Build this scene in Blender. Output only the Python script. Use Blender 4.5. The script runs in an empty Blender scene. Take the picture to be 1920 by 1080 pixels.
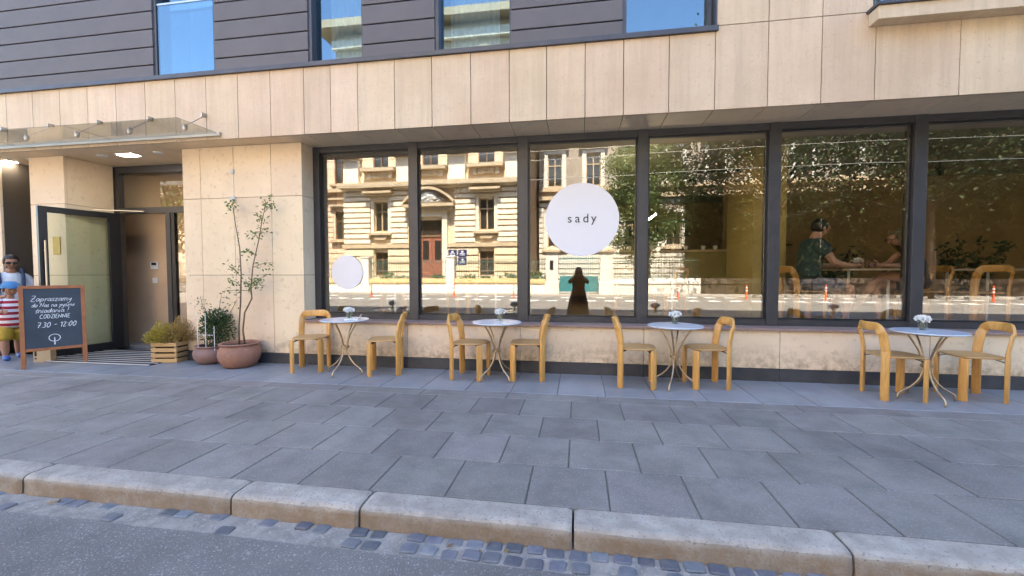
import bpy, bmesh, math, random
from mathutils import Vector, Matrix, noise
R = math.radians
random.seed(7)
sc = bpy.context.scene
# ------------------------------------------------------------------ camera
cam_d = bpy.data.cameras.new('camera'); cam = bpy.data.objects.new('camera', cam_d)
sc.collection.objects.link(cam); sc.camera = cam
cam_d.sensor_width = 36; cam_d.lens = 780/1920*36; cam_d.clip_start = .02; cam_d.clip_end = 600
yaw, pitch, roll = R(9.1), R(-2.1), R(0.1)
cam.location = (0, -5.37, 1.30)
cam.matrix_world = Matrix.Translation((0, -5.37, 1.30)) @ Matrix.Rotation(yaw, 4, 'Z') @ Matrix.Rotation(R(90)+pitch, 4, 'X') @ Matrix.Rotation(-roll, 4, 'Z')
# ------------------------------------------------------------------ light
SUN_EL, SUN_AZ = R(58), R(5)            # azimuth from +Y (behind the cafe) towards +X
W = bpy.data.worlds.new('World'); sc.world = W; W.use_nodes = True
nt = W.node_tree; nt.nodes.clear()
sky = nt.nodes.new('ShaderNodeTexSky'); sky.sky_type = 'NISHITA'; sky.sun_disc = False
sky.sun_elevation = SUN_EL; sky.sun_rotation = SUN_AZ; sky.air_density = 1.0; sky.dust_density = 1.3; sky.ozone_density = 1.3
bg = nt.nodes.new('ShaderNodeBackground'); bg.inputs['Strength'].default_value = .15
wo = nt.nodes.new('ShaderNodeOutputWorld'); nt.links.new(sky.outputs[0], bg.inputs[0]); nt.links.new(bg.outputs[0], wo.inputs[0])
sun_d = bpy.data.lights.new('sun', 'SUN'); sun_d.energy = 5.0; sun_d.angle = R(.53); sun_d.color = (1, .91, .77)
sun = bpy.data.objects.new('sun', sun_d); sc.collection.objects.link(sun); sun.location = (0, 20, 40)
sv = Vector((math.sin(SUN_AZ)*math.cos(SUN_EL), math.cos(SUN_AZ)*math.cos(SUN_EL), math.sin(SUN_EL)))
sun.rotation_euler = sv.to_track_quat('Z', 'Y').to_euler()
vs = sc.view_settings; vs.view_transform = 'Standard'; vs.look = 'None'; vs.exposure = 2.93; vs.gamma = 1
sc.render.engine = 'CYCLES'; cy = sc.cycles
cy.use_denoising = True; cy.max_bounces = 9; cy.diffuse_bounces = 4; cy.glossy_bounces = 5; cy.transparent_max_bounces = 16
cy.transmission_bounces = 4; cy.caustics_reflective = False; cy.caustics_refractive = False; cy.sample_clamp_indirect = 6
cy.use_adaptive_sampling = True; cy.adaptive_threshold = .015
# ------------------------------------------------------------------ materials
M = {}
def node(nt, t, **kw):
    n = nt.nodes.new(t)
    for k, v in kw.items(): setattr(n, k, v)
    return n
def mat(name, col, rough=.7, metal=0., col2=None, scale=3., stretch=(1, 1, 1), contrast=(.35, .65), speck=None, speck_scale=60,
        speck_th=(.55, .7), bump=0., bump_scale=40., rnd=0., hue=0., spec=.5, emit=None, coord='P', dirt=None, streak=0., detail=6, transl=0, coat=0, stain=0., stain_col=(.07, .065, .06), gum=0):
    m = bpy.data.materials.new(name); m.use_nodes = True; t = m.node_tree; L = t.links
    b = t.nodes['Principled BSDF']; b.inputs['Roughness'].default_value = rough; b.inputs['Metallic'].default_value = metal
    b.inputs['Specular IOR Level'].default_value = spec
    if coat: b.inputs['Coat Weight'].default_value = coat; b.inputs['Coat Roughness'].default_value = .25
    if coord == 'P': src = node(t, 'ShaderNodeNewGeometry').outputs['Position']
    else: src = node(t, 'ShaderNodeTexCoord').outputs['Object']
    c = node(t, 'ShaderNodeRGB'); c.outputs[0].default_value = (*col, 1); out = c.outputs[0]
    def nz(sc_, st=(1, 1, 1), det=6, rough_=.6):
        mp = node(t, 'ShaderNodeMapping'); mp.inputs['Scale'].default_value = st; L.new(src, mp.inputs[0])
        n = node(t, 'ShaderNodeTexNoise'); n.inputs['Scale'].default_value = sc_; n.inputs['Detail'].default_value = det
        n.inputs['Roughness'].default_value = rough_; L.new(mp.outputs[0], n.inputs['Vector']); return n.outputs['Fac']
    def ramp(f, a, bb):
        r = node(t, 'ShaderNodeMapRange'); r.clamp = True; r.inputs[1].default_value = a; r.inputs[2].default_value = bb
        L.new(f, r.inputs[0]); return r.outputs[0]
    def mix(f, a, colb, blend='MIX'):
        x = node(t, 'ShaderNodeMix', data_type='RGBA', blend_type=blend)
        if isinstance(f, float): x.inputs[0].default_value = f
        else: L.new(f, x.inputs[0])
        L.new(a, x.inputs[6])
        if isinstance(colb, tuple): x.inputs[7].default_value = (*colb, 1)
        else: L.new(colb, x.inputs[7])
        return x.outputs[2]
    def mul(a, v):
        x = node(t, 'ShaderNodeMath', operation='MULTIPLY'); L.new(a, x.inputs[0])
        if isinstance(v, float): x.inputs[1].default_value = v
        else: L.new(v, x.inputs[1])
        return x.outputs[0]
    if col2: out = mix(ramp(nz(scale, stretch, detail), *contrast), out, col2)
    if streak:
        out = mix(mul(ramp(nz(1.0, (15, 15, .8), 7, .7), .45, .8), streak), out, tuple(v*.62 for v in (col2 or col)))
    if speck: out = mix(ramp(nz(speck_scale, (1, 1, 1), 3), *speck_th), out, speck)
    if stain: out = mix(mul(ramp(nz(1.7, (1, 1, 1), 9, .72), .46, .68), stain), out, stain_col)
    if gum:
        vo = node(t, 'ShaderNodeTexVoronoi'); vo.inputs['Scale'].default_value = gum; L.new(src, vo.inputs['Vector'])
        out = mix(mul(ramp(vo.outputs['Distance'], .055, .03), ramp(nz(2.3), .5, .6)), out, (.06, .058, .056))
    if dirt:                                   # (z top, colour, amount): splash dirt with an uneven upper edge
        sep = node(t, 'ShaderNodeSeparateXYZ'); L.new(src, sep.inputs[0])
        zf = ramp(sep.outputs[2], dirt[0], dirt[3] if len(dirt) > 3 else 0.)
        nn = ramp(nz(9, (1, 1, 1), 8, .75), *(dirt[4] if len(dirt) > 4 else (.38, .62)))
        out = mix(mul(mul(zf, nn), dirt[2]), out, dirt[1])
    if rnd or hue:
        oi = node(t, 'ShaderNodeObjectInfo')
        hs = node(t, 'ShaderNodeHueSaturation'); L.new(out, hs.inputs['Color'])
        r = node(t, 'ShaderNodeMapRange'); r.inputs[3].default_value = 1-rnd; r.inputs[4].default_value = 1+rnd
        L.new(oi.outputs['Random'], r.inputs[0]); L.new(r.outputs[0], hs.inputs['Value'])
        if hue:
            mm = node(t, 'ShaderNodeMath', operation='MULTIPLY'); mm.inputs[1].default_value = 7.31; L.new(oi.outputs['Random'], mm.inputs[0])
            fr = node(t, 'ShaderNodeMath', operation='FRACT'); L.new(mm.outputs[0], fr.inputs[0])
            r2 = node(t, 'ShaderNodeMapRange'); r2.inputs[3].default_value = .5-hue; r2.inputs[4].default_value = .5+hue
            L.new(fr.outputs[0], r2.inputs[0]); L.new(r2.outputs[0], hs.inputs['Hue'])
        out = hs.outputs[0]
    L.new(out, b.inputs['Base Color'])
    if bump:
        bn = node(t, 'ShaderNodeBump'); bn.inputs['Strength'].default_value = min(1, bump); bn.inputs['Distance'].default_value = .01
        L.new(nz(bump_scale, (1, 1, 1), 6), bn.inputs['Height']); L.new(bn.outputs[0], b.inputs['Normal'])
    if emit:
        b.inputs['Emission Color'].default_value = (*emit[0], 1); b.inputs['Emission Strength'].default_value = emit[1]
    if transl:
        tr = node(t, 'ShaderNodeBsdfTranslucent'); L.new(out, tr.inputs[0]); ms = node(t, 'ShaderNodeMixShader'); ms.inputs[0].default_value = transl
        L.new(b.outputs[0], ms.inputs[1]); L.new(tr.outputs[0], ms.inputs[2]); L.new(ms.outputs[0], t.nodes['Material Output'].inputs[0])
    M[name] = m; return m
def glass(name, tint=(.9, .93, .9), f0=.05, wave=.0, rough=0., rcol=(1, 1, 1)):
    m = bpy.data.materials.new(name); m.use_nodes = True; t = m.node_tree; t.nodes.clear(); L = t.links
    o = node(t, 'ShaderNodeOutputMaterial'); tr = node(t, 'ShaderNodeBsdfTransparent'); tr.inputs[0].default_value = (*tint, 1)
    gl = node(t, 'ShaderNodeBsdfGlossy'); gl.inputs['Roughness'].default_value = rough; gl.inputs[0].default_value = (*rcol, 1)
    ge = node(t, 'ShaderNodeNewGeometry'); dt = node(t, 'ShaderNodeVectorMath', operation='DOT_PRODUCT'); L.new(ge.outputs['Normal'], dt.inputs[0]); L.new(ge.outputs['Incoming'], dt.inputs[1])
    ab = node(t, 'ShaderNodeMath', operation='ABSOLUTE'); L.new(dt.outputs['Value'], ab.inputs[0])
    iv = node(t, 'ShaderNodeMath', operation='SUBTRACT'); iv.inputs[0].default_value = 1; L.new(ab.outputs[0], iv.inputs[1])
    pw_ = node(t, 'ShaderNodeMath', operation='POWER'); pw_.inputs[1].default_value = 5; L.new(iv.outputs[0], pw_.inputs[0])
    fr = node(t, 'ShaderNodeMapRange'); fr.inputs[3].default_value = f0; fr.inputs[4].default_value = 1; L.new(pw_.outputs[0], fr.inputs[0])
    if wave:
        g = node(t, 'ShaderNodeNewGeometry'); n = node(t, 'ShaderNodeTexNoise'); n.inputs['Scale'].default_value = 1.3; n.inputs['Detail'].default_value = 1
        mp = node(t, 'ShaderNodeMapping'); mp.inputs['Scale'].default_value = (.8, 1, 1.9); L.new(g.outputs['Position'], mp.inputs[0])
        L.new(mp.outputs[0], n.inputs['Vector'])
        bn = node(t, 'ShaderNodeBump'); bn.inputs['Strength'].default_value = 1; bn.inputs['Distance'].default_value = wave
        L.new(n.outputs['Fac'], bn.inputs['Height']); L.new(bn.outputs[0], gl.inputs['Normal'])
    ms = node(t, 'ShaderNodeMixShader'); L.new(fr.outputs[0], ms.inputs[0]); L.new(tr.outputs[0], ms.inputs[1]); L.new(gl.outputs[0], ms.inputs[2])
    L.new(ms.outputs[0], o.inputs[0]); M[name] = m; return m

STONE = dict(rough=.62, scale=1.6, contrast=(.3, .7), bump=.12, bump_scale=70, rnd=.045, hue=.006)
mat('stone_band', (.66, .52, .365), col2=(.575, .435, .29), streak=.5, stain=.28, stain_col=(.44, .31, .19), speck=(.50, .36, .25), speck_scale=38, speck_th=(.60, .72), **STONE)
mat('stone_wall', (.80, .65, .46), col2=(.72, .565, .385), speck=(.67, .525, .375), speck_scale=11, speck_th=(.58, .66), **STONE)
mat('stone_low', (.80, .645, .455), col2=(.70, .54, .365), speck=(.65, .505, .35), speck_scale=13, speck_th=(.57, .66), dirt=(.45, (.25, .17, .09), .85, .12, (.43, .62)), **STONE)
mat('stone_soffit', (.30, .235, .18), col2=(.25, .19, .14), rough=.7, rnd=.05)
mat('sill_stone', (.30, .20, .165), col2=(.24, .155, .13), rough=.5, speck=(.4, .3, .26), speck_scale=120)
mat('plinth_stone', (.035, .036, .042), col2=(.055, .055, .06), rough=.55, scale=5, bump=.1, rnd=.1, dirt=(.12, (.10, .09, .08), .5, 0.))
mat('joint', (.10, .08, .06), rough=.9)
mat('cladding', (.115, .105, .108), col2=(.092, .085, .09), rough=.6, scale=2.2, contrast=(.25, .75), rnd=.06, bump=.04, bump_scale=25)
mat('black_gap', (.012, .012, .014), rough=.9)
mat('flashing', (.06, .064, .078), rough=.38, metal=.3, col2=(.075, .078, .09), scale=4)
mat('frame_dark', (.043, .043, .048), rough=.4, metal=.2, col2=(.055, .053, .056), scale=6, spec=.5)
mat('frame_black', (.012, .013, .016), rough=.35)
mat('steel', (.45, .43, .40), rough=.3, metal=1)
mat('brass_metal', (.55, .40, .24), rough=.32, metal=.85, col2=(.40, .29, .18), scale=14)
glass('glass_shop', tint=(.94, .92, .86), f0=.135, wave=.00022)
glass('glass_upper', tint=(.62, .70, .74), f0=.14, wave=.0002, rcol=(.72, .90, 1.))
glass('glass_door', tint=(.88, .92, .87), f0=.04)
glass('glass_canopy', tint=(.80, .82, .81), f0=.04)
glass('glass_vase', tint=(.90, .93, .92), f0=.04)
mat('paving', (.235, .213, .192), col2=(.185, .168, .152), rough=.62, scale=4, speck=(.30, .285, .27), speck_scale=75, speck_th=(.56, .66), rnd=.11, hue=.018, bump=.35, bump_scale=150, spec=.5, stain=.7, stain_col=(.11, .10, .09), gum=3.1)
mat('paving_strip', (.25, .255, .265), col2=(.205, .215, .23), rough=.42, scale=2.5, rnd=.08, bump=.08, bump_scale=120, spec=.6, stain=.35, stain_col=(.13, .125, .12))
mat('paving_joint', (.105, .10, .085), rough=.95, col2=(.15, .14, .11), scale=8)
mat('kerb_stone', (.40, .355, .30), col2=(.28, .245, .205), rough=.8, scale=7, contrast=(.35, .62), speck=(.20, .18, .16), speck_scale=70, speck_th=(.58, .66), rnd=.08, bump=.5, bump_scale=60,
    dirt=(-.022, (.22, .145, .08), .85, -.05, (.2, .6)))
mat('asphalt', (.19, .178, .165), col2=(.145, .135, .126), rough=.85, scale=2.2, speck=(.36, .345, .33), speck_scale=95, speck_th=(.58, .66), bump=.9, bump_scale=130, stain=.45, stain_col=(.09, .085, .08))
mat('mortar', (.30, .27, .235), col2=(.20, .18, .16), rough=.95, scale=11, bump=.6, bump_scale=70, speck=(.36, .33, .29), speck_scale=60)
mat('cobble', (.105, .112, .135), col2=(.16, .16, .17), rough=.55, scale=14, rnd=.35, hue=.04, bump=.5, bump_scale=60)
mat('white_paint', (.78, .77, .75), rough=.7, col2=(.66, .65, .62), scale=6)
mat('chair_wood', (.70, .37, .095), col2=(.55, .265, .06), rough=.42, scale=9, stretch=(7, 7, .8), coord='O', rnd=.06, spec=.5, coat=.25)
mat('seat_wood', (.54, .315, .12), col2=(.47, .26, .09), rough=.45, scale=4, stretch=(1, 9, 1), coord='O', rnd=.05, coat=.15)
mat('dark_metal', (.03, .03, .03), rough=.4, metal=.6)
mat('table_top', (.70, .74, .80), rough=.22, metal=.15, col2=(.56, .60, .67), scale=6)
mat('white', (.80, .80, .80), rough=.6)
mat('sign_white', (.74, .73, .755), rough=.45)
mat('ink', (.02, .02, .022), rough=.6)
mat('petal', (.92, .91, .87), rough=.7, transl=.2)
mat('leaf', (.11, .18, .045), rough=.55, rnd=.2, col2=(.16, .21, .06), scale=9, contrast=(.4, .6), transl=.25)
mat('leaf_dark', (.035, .07, .025), rough=.5, col2=(.06, .10, .03), scale=12, transl=.2)
mat('leaf_yellow', (.50, .38, .06), rough=.6, col2=(.34, .28, .05), scale=16, contrast=(.42, .58), transl=.25)
mat('leaf_brown', (.44, .27, .10), rough=.6, col2=(.36, .25, .07), scale=16, contrast=(.42, .58), transl=.2)
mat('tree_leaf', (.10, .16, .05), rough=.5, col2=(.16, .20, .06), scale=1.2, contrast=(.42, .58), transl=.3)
mat('shade_core', (.012, .018, .008), rough=.9)
mat('tree_leaf_shaded', (.017, .032, .010), rough=.6, col2=(.032, .05, .013), scale=1.0, contrast=(.42, .58), transl=.1, spec=.25)  # darker leaf copy, shade of the broad trees put into the colour
mat('dry_leaf', (.24, .16, .085), rough=.8, rnd=.3)
mat('bark', (.13, .09, .06), col2=(.08, .06, .045), rough=.9, scale=9, bump=.6, bump_scale=40)
mat('twig', (.16, .10, .06), col2=(.10, .065, .04), rough=.8, scale=14)
mat('terracotta', (.33, .155, .095), col2=(.25, .12, .085), rough=.7, scale=5, contrast=(.3, .7), speck=(.42, .27, .2), speck_scale=30, speck_th=(.6, .75), bump=.15)
mat('terracotta_mauve', (.255, .15, .125), col2=(.20, .115, .10), rough=.65, scale=5, contrast=(.3, .7), speck=(.33, .22, .19), speck_scale=30, speck_th=(.6, .75), bump=.15)
mat('soil', (.05, .032, .02), rough=.95, bump=.8, bump_scale=60)
mat('crate_wood', (.52, .33, .15), col2=(.42, .25, .10), rough=.7, scale=5, stretch=(1, 1, 7), coord='O', rnd=.1)
mat('sign_wood', (.36, .13, .04), col2=(.27, .09, .03), rough=.5, scale=8, coord='O', rnd=.06)
mat('chalkboard', (.022, .032, .05), col2=(.034, .046, .066), rough=.38, scale=5)
mat('chalk', (.72, .76, .80), rough=.95)
mat('plywood', (.55, .44, .30), col2=(.48, .37, .24), rough=.7, scale=6, coord='O')
mat('mat_dark', (.04, .036, .034), rough=.8, col2=(.06, .055, .05), scale=9)
mat('plaque', (.36, .25, .07), rough=.35, metal=.7, col2=(.30, .2, .06), scale=20)
mat('lamp_glow', (.9, .9, .9), emit=((1, .90, .76), 14.0))
mat('tube_glow', (.9, .9, .9), emit=((1, .88, .62), 50.0))
mat('plastic_grey', (.55, .55, .55), rough=.5)
mat('wall_brown', (.66, .48, .33), rough=.7, col2=(.60, .42, .28), scale=2)
mat('wall_olive', (.50, .41, .20), rough=.7, col2=(.44, .36, .17), scale=1.2)
mat('column_yellow', (.56, .45, .18), rough=.6, col2=(.50, .40, .15), scale=1.5)
mat('wall_cafe', (.42, .30, .155), rough=.75, col2=(.34, .24, .12), scale=1.2)
mat('ceiling_dark', (.42, .37, .29), rough=.8)
mat('floor_cafe', (.46, .36, .24), rough=.4, col2=(.40, .30, .20), scale=2)
mat('counter_olive', (.30, .25, .09), rough=.55, col2=(.26, .21, .075), scale=2)
mat('curtain', (.80, .82, .78), rough=.8, transl=.4)
mat('bottle_green', (.02, .05, .025), rough=.15, rnd=.5, hue=.15)
mat('paper', (.75, .75, .73), rough=.8)
# people
mat('skin', (.58, .33, .23), rough=.5, col2=(.45, .235, .15), scale=8)
mat('skin_tan', (.36, .19, .12), rough=.5, col2=(.32, .165, .10), scale=8)
mat('hair_dark', (.018, .013, .011), rough=.45)
mat('hair_blond', (.26, .17, .08), rough=.45, col2=(.16, .10, .045), scale=25)
mat('hair_brown', (.06, .035, .02), rough=.45)
mat('shirt_dark', (.03, .06, .055), rough=.8, col2=(.16, .15, .10), scale=9, contrast=(.57, .6), coord='O')
mat('shorts_blue', (.05, .085, .15), rough=.8)
mat('top_black', (.018, .018, .022), rough=.8)
mat('shirt_white', (.60, .66, .76), rough=.8)
mat('strap_navy', (.025, .045, .11), rough=.7)
mat('trousers_dark', (.025, .025, .032), rough=.85)
mat('shorts_yellow', (.50, .34, .035), rough=.8, col2=(.42, .28, .03), scale=14)
mat('shoe_blue', (.04, .10, .32), rough=.5)
mat('cap_blue', (.06, .20, .42), rough=.7)
mat('dress_brown', (.035, .018, .010), rough=.8)
mat('sole', (.7, .7, .72), rough=.7)
def stripes(name, a, b_, period):
    m = mat(name, a, rough=.8); t = m.node_tree; L = t.links
    g = node(t, 'ShaderNodeNewGeometry'); s = node(t, 'ShaderNodeSeparateXYZ'); L.new(g.outputs['Position'], s.inputs[0])
    k = node(t, 'ShaderNodeMath', operation='MULTIPLY'); k.inputs[1].default_value = 1/period; L.new(s.outputs[2], k.inputs[0])
    f = node(t, 'ShaderNodeMath', operation='FRACT'); L.new(k.outputs[0], f.inputs[0])
    c = node(t, 'ShaderNodeMath', operation='GREATER_THAN'); c.inputs[1].default_value = .5; L.new(f.outputs[0], c.inputs[0])
    x = node(t, 'ShaderNodeMix', data_type='RGBA'); L.new(c.outputs[0], x.inputs[0]); x.inputs[6].default_value = (*a, 1); x.inputs[7].default_value = (*b_, 1)
    L.new(x.outputs[2], t.nodes['Principled BSDF'].inputs['Base Color'])
stripes('shirt_stripes', (.36, .015, .035), (.72, .70, .74), .085)
# across the street
mat('plaster_cream', (.76, .63, .45), col2=(.70, .56, .38), rough=.85, scale=.8, rnd=.03, streak=.18)
mat('plaster_rust', (.80, .72, .58), col2=(.74, .645, .50), rough=.85, scale=1.1, rnd=.05, streak=.15)
mat('plaster_pink', (.72, .54, .40), col2=(.66, .48, .34), rough=.85, scale=.8, rnd=.03)
mat('brick_and_shade', (.07, .05, .035), col2=(.05, .038, .03), rough=.9, scale=2)  # brown house brick; on the low wall it is tree shade put into the colour
mat('plaster_grey', (.36, .31, .26), col2=(.30, .255, .21), rough=.9, scale=.7, streak=.3)
mat('plaster_white', (.64, .62, .56), col2=(.55, .53, .47), rough=.85, scale=1)
mat('moulding', (.50, .40, .27), col2=(.42, .33, .22), rough=.85, scale=2)
mat('sculpture', (.60, .60, .58), col2=(.30, .30, .29), rough=.9, scale=6, bump=1, bump_scale=9)
mat('opp_glass', (.03, .03, .028), rough=.06, spec=.8)
mat('opp_frame', (.16, .09, .05), rough=.6)
mat('opp_frame_light', (.46, .34, .2), rough=.6)
mat('door_red', (.30, .11, .07), rough=.55, col2=(.24, .085, .05), scale=6)
mat('plate_blue', (.02, .035, .12), rough=.4)
mat('gate_teal', (.03, .17, .19), rough=.5)
mat('bars_green', (.06, .13, .11), rough=.6)
mat('fence_wall', (.80, .75, .66), col2=(.70, .65, .55), rough=.9, scale=2, streak=.2)
mat('coping', (.50, .37, .19), col2=(.40, .29, .14), rough=.9, scale=3)
mat('post_orange', (.70, .10, .03), rough=.5)
mat('roof_tile', (.20, .09, .06), rough=.8)
mat('concrete_pave', (.40, .37, .33), col2=(.33, .31, .28), rough=.9, scale=1.5)
mat('asphalt_far', (.24, .23, .215), col2=(.2, .19, .18), rough=.9, scale=.5)
mat('wire', (.30, .30, .28), rough=.5, metal=.5)
# ------------------------------------------------------------------ mesh helpers
COL = sc.collection
class MB:
    def __init__(s): s.v = []; s.f = []
    def add(s, vs_, fs_):
        k = len(s.v); s.v += [tuple(p) for p in vs_]; s.f += [tuple(i+k for i in f) for f in fs_]; return s
    def box(s, x0, x1, y0, y1, z0, z1):
        return s.add([(x0,y0,z0),(x1,y0,z0),(x1,y1,z0),(x0,y1,z0),(x0,y0,z1),(x1,y0,z1),(x1,y1,z1),(x0,y1,z1)],
                     [(0,3,2,1),(4,5,6,7),(0,1,5,4),(1,2,6,5),(2,3,7,6),(3,0,4,7)])
    def cham(s, x0, x1, y0, y1, z0, z1, c=.005):       # box with chamfered vertical and top edges
        ring = lambda e: [(x0+e+c,y0+e),(x1-e-c,y0+e),(x1-e,y0+e+c),(x1-e,y1-e-c),(x1-e-c,y1-e),(x0+e+c,y1-e),(x0+e,y1-e-c),(x0+e,y0+e+c)]
        vs_ = [(x,y,z0) for x,y in ring(0)] + [(x,y,z1-c) for x,y in ring(0)] + [(x,y,z1) for x,y in ring(c)]
        fs_ = [tuple(range(7,-1,-1)), tuple(range(16,24))]
        for k in (0, 8): fs_ += [(k+i, k+(i+1)%8, k+8+(i+1)%8, k+8+i) for i in range(8)]
        return s.add(vs_, fs_)
    def obox(s, p0, p1, w, h, up=(0,0,1)):             # bar between two points
        p0, p1 = Vector(p0), Vector(p1); d = (p1-p0).normalized(); u = Vector(up)
        if abs(d.dot(u)) > .98: u = Vector((0,1,0))
        a = d.cross(u).normalized(); b = a.cross(d).normalized()
        q = [a*i*w/2+b*j*h/2 for i, j in ((-1,-1),(1,-1),(1,1),(-1,1))]
        return s.add([p0+k for k in q]+[p1+k for k in q], [(0,3,2,1),(4,5,6,7),(0,1,5,4),(1,2,6,5),(2,3,7,6),(3,0,4,7)])
    def tube(s, pts, r, n=8, cap=True):
        pts = [Vector(p) for p in pts]; rs = r if isinstance(r, (list, tuple)) else [r]*len(pts); k = len(s.v); prev = None
        for i, p in enumerate(pts):
            d = (pts[min(i+1, len(pts)-1)]-pts[max(i-1, 0)]).normalized()
            if prev is None: a = d.orthogonal().normalized()
            else: a = (prev-d*prev.dot(d)).normalized() if (prev-d*prev.dot(d)).length > 1e-6 else d.orthogonal().normalized()
            prev = a; b = d.cross(a)
            s.v += [tuple(p+(a*math.cos(t)+b*math.sin(t))*rs[i]) for t in (2*math.pi*j/n for j in range(n))]
        for i in range(len(pts)-1):
            s.f += [(k+i*n+j, k+i*n+(j+1)%n, k+(i+1)*n+(j+1)%n, k+(i+1)*n+j) for j in range(n)]
        if cap:
            s.f.append(tuple(k+j for j in range(n-1, -1, -1))); s.f.append(tuple(k+(len(pts)-1)*n+j for j in range(n)))
        return s
    def lathe(s, prof, n=24, c=(0,0,0), sx=1, sy=1):
        k = len(s.v)
        for r, z in prof: s.v += [(c[0]+sx*r*math.cos(2*math.pi*j/n), c[1]+sy*r*math.sin(2*math.pi*j/n), c[2]+z) for j in range(n)]
        for i in range(len(prof)-1): s.f += [(k+i*n+j, k+i*n+(j+1)%n, k+(i+1)*n+(j+1)%n, k+(i+1)*n+j) for j in range(n)]
        if prof[0][0] > 1e-4: s.f.append(tuple(k+j for j in range(n-1, -1, -1)))
        if prof[-1][0] > 1e-4: s.f.append(tuple(k+(len(prof)-1)*n+j for j in range(n)))
        return s
    def prism(s, poly, y0, y1):                        # polygon in x,z swept along y
        n = len(poly); return s.add([(x,y0,z) for x,z in poly]+[(x,y1,z) for x,z in poly],
            [tuple(range(n)), tuple(range(2*n-1, n-1, -1))]+[(i, n+i, n+(i+1)%n, (i+1)%n) for i in range(n)])
    def disc(s, c, r, y0, y1, n=64):
        return s.prism([(c[0]+r*math.cos(2*math.pi*i/n), c[1]+r*math.sin(2*math.pi*i/n)) for i in range(n)], y0, y1)
    def blob(s, c, r, seg=10, rings=7, jit=0.):
        k = len(s.v); c = Vector(c); rr = r if isinstance(r, (tuple, list)) else (r, r, r)
        for i in range(rings+1):
            for j in range(seg):
                th, ph = math.pi*i/rings, 2*math.pi*j/seg
                q = 1+(random.uniform(-jit, jit) if 0 < i < rings else 0)
                s.v.append((c.x+rr[0]*q*math.sin(th)*math.cos(ph), c.y+rr[1]*q*math.sin(th)*math.sin(ph), c.z+rr[2]*q*math.cos(th)))
        for i in range(rings): s.f += [(k+i*seg+j, k+(i+1)*seg+j, k+(i+1)*seg+(j+1)%seg, k+i*seg+(j+1)%seg) for j in range(seg)]
        return s
    def leaf(s, p, d, L_, w, n=None):
        p = Vector(p); d = Vector(d).normalized(); a = d.orthogonal().normalized(); a = Matrix.Rotation(random.uniform(0, 6.28), 3, d) @ a; b = d.cross(a)
        return s.add([p, p+d*L_*.45+a*w/2+b*w*.12, p+d*L_, p+d*L_*.45-a*w/2+b*w*.12], [(0,1,2),(0,2,3)])
    def mesh(s, name):
        me = bpy.data.meshes.new(name); me.from_pydata(s.v, [], s.f); me.validate(); me.update()
        bm = bmesh.new(); bm.from_mesh(me); bmesh.ops.recalc_face_normals(bm, faces=bm.faces); bm.to_mesh(me); bm.free(); return me
    def build(s, name, m, parent=None, smooth=False, bevel=0, local=False):
        return link(name, s.mesh(name), m, parent, smooth, bevel, local)
def wloc(o):
    v = Vector((0,0,0))
    while o is not None: v += o.location; o = o.parent
    return v
def link(name, me, m, parent=None, smooth=False, bevel=0, local=False, loc=(0,0,0)):
    o = bpy.data.objects.new(name, me); COL.objects.link(o)
    if m and not me.materials: me.materials.append(M[m])
    if smooth:
        for p in me.polygons: p.use_smooth = True
        if smooth == 'auto': me.set_sharp_from_angle(angle=R(38))
    if parent:
        o.parent = parent; o.location = Vector(loc) if local else Vector(loc)-wloc(parent)
    else: o.location = loc
    if bevel:
        b = o.modifiers.new('bevel', 'BEVEL'); b.width = bevel; b.segments = 2; b.limit_method = 'ANGLE'
    return o
def empty(name, loc, rz=0): 
    o = bpy.data.objects.new(name, None); COL.objects.link(o); o.location = loc; o.rotation_euler.z = rz; o.empty_display_size = .1; return o
def tag(o, label=None, cat=None, group=None, kind=None):
    for k, v in (('label', label), ('category', cat), ('group', group), ('kind', kind)):
        if v: o[k] = v
    return o
def kids(o): return [c for c in bpy.data.objects if c.parent == o]
def copy_tree(o, parent=None):
    c = o.copy(); COL.objects.link(c); c.parent = parent
    for ch in kids(o): copy_tree(ch, c)
    return c
def grid_wall(mb, x0, x1, z0, z1, holes, y0, y1):
    xs = sorted({x0, x1, *[min(max(h[0], x0), x1) for h in holes], *[min(max(h[1], x0), x1) for h in holes]})
    zs = sorted({z0, z1, *[min(max(h[2], z0), z1) for h in holes], *[min(max(h[3], z0), z1) for h in holes]})
    for a, b in zip(xs, xs[1:]):
        run = None
        for c, d in zip(zs, zs[1:]):
            mx, mz = (a+b)/2, (c+d)/2
            hole = any(h[0] < mx < h[1] and h[2] < mz < h[3] for h in holes)
            if hole:
                if run: mb.box(a, b, y0, y1, *run); run = None
            else: run = (run[0], d) if run else (c, d)
        if run: mb.box(a, b, y0, y1, *run)
    return mb
def text_mesh(body, size, spacing=1.):
    cu = bpy.data.curves.new('t', 'FONT'); cu.body = body; cu.size = size; cu.space_character = spacing; cu.align_x = 'CENTER'; cu.align_y = 'CENTER'; cu.extrude = .0006
    o = bpy.data.objects.new('t', cu); COL.objects.link(o); bpy.context.view_layer.update()
    me = bpy.data.meshes.new_from_object(o.evaluated_get(bpy.context.evaluated_depsgraph_get())); bpy.data.objects.remove(o); return me
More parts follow.
